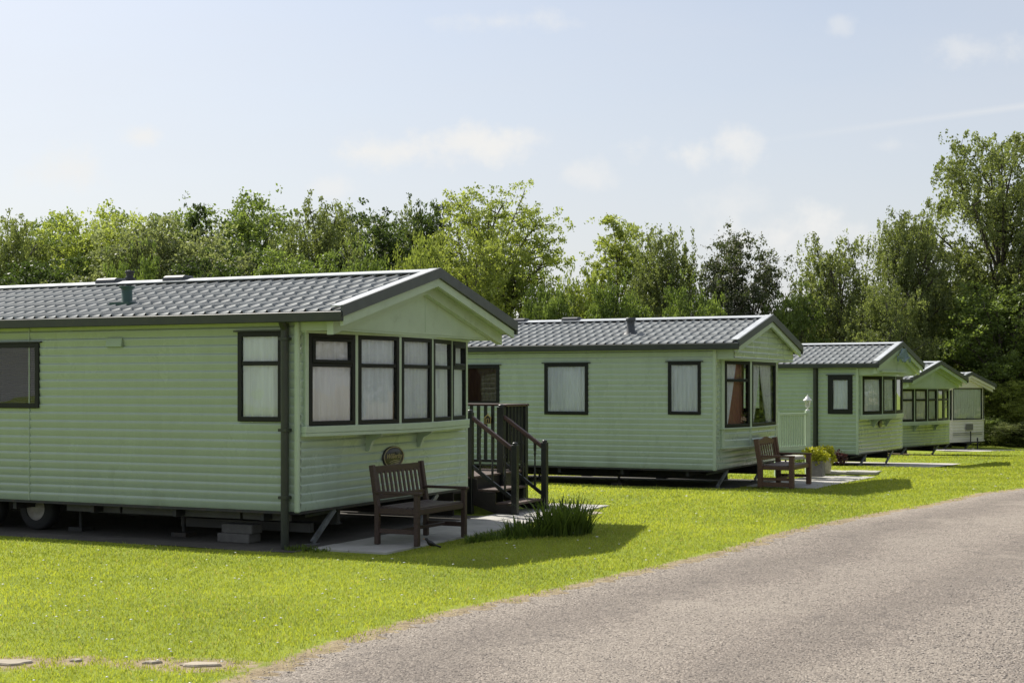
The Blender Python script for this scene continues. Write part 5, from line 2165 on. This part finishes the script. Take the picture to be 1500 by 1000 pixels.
# individually shaped trees
T1 = tree_meshes(41, 12.5, 8.6, .16, 'dome', 62000, .16, leafmat='leaf_bright', limbs=34, subs=10, sig=.058, lean=.05, trunk_r=.3)
plant(T1, 'ash_tree', 'big spreading yellow green ash tree with dark limbs above the second roof', 'tree', 735, 274, 215, 66, 2.1)
T1b = tree_meshes(42, 9, 6.0, .1, 'dome', 34000, .16, leafmat='leaf_bright', limbs=26, subs=8, sig=.075)
plant(T1b, 'ash_tree', 'lower left half of the ash canopy close behind the roof apex', 'tree', 690, 330, 150, 62, .6)
T2 = tree_meshes(43, 10.5, 4.2, .30, 'dome', 26000, .15, leafmat='leaf_bright', limbs=28, subs=7, sig=.085, trunk_r=.13)
plant(T2, 'ash_tree', 'slender airy ash with a straight trunk left of the round olive birch', 'tree', 908, 317, 110, 64, 1.2)
T3 = tree_meshes(44, 10.2, 5.2, .1, 'dome', 52000, .14, leafmat='leaf_birch', bark='barkpale', limbs=32, subs=8, drop=.28, sig=.09)
plant(T3, 'birch_tree', 'rounded drooping olive birch left of the white flowering hawthorn', 'tree', 975, 330, 125, 60, 1.0)
T4 = tree_meshes(45, 8.6, 5.6, .1, 'dome', 42000, .15, leafmat='leaf_thorn', limbs=34, subs=8, blossom=True, sig=.075)
plant(T4, 'hawthorn_tree', 'dark hawthorn dusted with white blossom above the second roof ridge', 'tree', 1085, 354, 135, 58, .4)
plant(PBY, 'bush', 'airy green bush between the big ash and the slender ash', 'bush', 845, 405, 110, 60, .3)
plant(PBU, 'bush', 'leafy bush low behind the second roof left of the slender ash', 'bush', 800, 425, 90, 57, 1.3)
plant(PBU, 'bush', 'leafy bush low behind the second roof below the round birch', 'bush', 905, 425, 120, 57, 3.3)
plant(PBU, 'bush', 'green bush low behind the second roof below the hawthorn', 'bush', 1015, 428, 110, 55, 2.3)
plant(PBU, 'bush', 'tangled dark bush behind the apex of the second roof', 'bush', 1165, 440, 110, 56, 4.0)
plant(PDK, 'tree', 'dark ragged tree between hawthorn and leaning birch', 'tree', 1185, 432, 80, 66, 4.4)
T5 = tree_meshes(46, 10.5, 5.4, .16, 'dome', 44000, .135, leafmat='leaf_birch', bark='bark', limbs=28, subs=8, drop=.35, lean=-.14, trunk_r=.16, sig=.068)
plant(T5, 'birch_tree', 'birch with its trunk leaning left above the third caravan', 'tree', 1248, 340, 145, 58, 0.0)
T6 = tree_meshes(47, 12.0, 5.6, .14, 'tall', 62000, .135, leafmat='leaf_birch', bark='bark', limbs=32, subs=9, drop=.35, lean=-.03, sig=.07)
plant(T6, 'birch_tree', 'full birch between the leaning birch and the tallest tree at right', 'tree', 1328, 300, 135, 60, 1.0)
T7 = tree_meshes(48, 16.5, 8.0, .22, 'tall', 84000, .145, leafmat='leaf_birch', bark='bark', limbs=38, subs=9, drop=.25, lean=-.03, trunk_r=.18, sig=.055)
plant(T7, 'birch_tree', 'tallest tree at the right edge with dark upright trunk and open crown', 'tree', 1470, 192, 250, 62, .5)
plant(PBI, 'birch_tree', 'birch whose crown fills the gap left of the tallest tree', 'tree', 1392, 385, 130, 63, 4.2)
plant(PBI, 'birch_tree', 'shaded birch behind the fourth caravan', 'tree', 1290, 410, 130, 55, 2.0)
plant(PBI, 'birch_tree', 'leafy birch above the cream caravan', 'tree', 1440, 405, 150, 66, 3.0)
plant(PA, 'tree', 'dense mid green tree right of the cream caravan', 'tree', 1480, 470, 150, 62, 1.6)
plant(PA, 'tree', 'dense tree low behind the fourth caravan gable', 'tree', 1395, 470, 130, 63, 4.0)
plant(PDK, 'tree', 'dark tree behind the third caravan roof', 'tree', 1235, 455, 120, 64, 1.2)
plant(PDK, 'tree', 'dark tree filling the gap behind the full birch', 'tree', 1340, 470, 130, 70, 2.2)
plant(PA, 'tree', 'leafy tree low at the right edge under the boughs of the tallest tree', 'tree', 1468, 415, 200, 58, 2.6)
plant(PBI, 'birch_tree', 'leafy birch hanging low over the cream caravan roof', 'tree', 1415, 440, 120, 64, 5.0)
plant(PBR, 'bush', 'yellow green shrub right of the cream caravan at the lawn edge', 'bush', 1478, 555, 100, 56, .8)
plant(PBU, 'bush', 'mid green shrub at the right edge below the tall tree', 'bush', 1520, 540, 120, 57, 2.8)
plant(PBU, 'bush', 'low rough bush at the lawn edge beside the cream caravan', 'bush', 1452, 612, 60, 55, .8)
plant(PGR, 'bush', 'low greyish bush at the lawn edge by the right border', 'bush', 1492, 618, 80, 54, 1.8)
plant(PBI, 'birch_tree', 'tall birch just beyond the right border of the photo', 'tree', 1590, 250, 200, 60, 2.0)
# far wooded rise at the right, seen through gaps
FG = 'far trees on the rise behind the right wood'
for i, (u, v, w) in enumerate(((1130, 470, 160), (1210, 458, 160), (1300, 432, 170), (1390, 412, 170), (1470, 405, 180), (1560, 400, 180))):
    plant((PA, PDK)[i % 2], 'tree', ['far tree on the rise behind the hawthorn', 'far tree on the rise behind the leaning birch', 'far tree on the rise left of the full birch',
          'far tree on the rise seen between the full birch and the tallest tree', 'far tree on the rise behind the tallest tree', 'far tree on the rise at the right border'][i],
          'tree', u, v, w, 105, i * 1.3, FG)
for i, (u, v, w, Y) in enumerate(((20, 395, 190, 70), (180, 395, 190, 70), (340, 395, 190, 70), (500, 392, 190, 70), (655, 400, 170, 72), (1130, 480, 140, 62), (1400, 520, 160, 68), (1500, 520, 160, 68))):
    plant(PDK, 'tree', ['dense undergrowth tree behind the wood at its left end', 'dense undergrowth tree behind the spiky yellow green tree', 'dense undergrowth tree behind the very dark gap',
          'dense undergrowth tree behind the dark broadleaf tree', 'dense undergrowth tree behind the big ash', 'dense undergrowth behind the second roof apex', 'dense undergrowth behind the cream caravan roof',
          'dense undergrowth at the right border below the tall tree'][i], 'tree', u, v, w, Y, i * 2.1, WG)
XG = 'shrubs and trees right of the picture'
XL = ['broad bush on the lawn just right of the picture', 'shrub right of the picture beyond the bend of the track', 'dark tree right of the picture beyond the bend', 'grey green tree right of the picture',
      'green tree far right of the picture', 'dark tree right of the track opposite the second caravan', 'broad bush opposite the second caravan', 'grey green tree opposite the third caravan', 'green tree well right of the third caravan']
for i, (x, y, p_, sc_) in enumerate(((19, 39, PBU, 1.), (22, 43, PBY, 1.), (24, 47, PDK, .7), (29, 52, PGR, .8), (34, 56, PA, .9), (17, 33, PDK, .55), (16, 28, PBU, 1.0), (22, 35, PGR, .8), (27, 41, PA, .8))):
    root = empty('tree', (x, y, float(zg(x, y)) - .05), i * 1.1)
    root.scale = (sc_, sc_, sc_)
    tag(root, XL[i], 'tree', XG)
    for nm in ('trunk', 'crown'):
        ob = bpy.data.objects.new(nm, p_[nm])
        COL.objects.link(ob)
        ob.parent = root
# trees across the track, out of frame at right and behind the camera: mirrored in the glass
for i, (x, y) in enumerate(((22, 14), (26, 22), (21, 4), (16, -10), (6, -45), (-14, -50), (30, 32), (-40, -40))):
    root = empty('tree', (x, y, .05), i * 1.1)
    root.scale = (1.1, 1.1, .85)
    tag(root, ['broadleaf tree far right across the track, mirrored in the windows','broadleaf tree behind the cream caravan across the track','pale tree close to the right of the camera across the track','broadleaf tree behind the camera on its right','pale tree straight behind the camera','broadleaf tree behind the camera on its left','pale tree farthest away across the track','broadleaf tree far left behind the camera'][i], 'tree', 'trees across the track')
    for nm in ('trunk', 'crown'):
        ob = bpy.data.objects.new(nm, (PA if i % 2 else PGR)[nm])
        COL.objects.link(ob)
        ob.parent = root
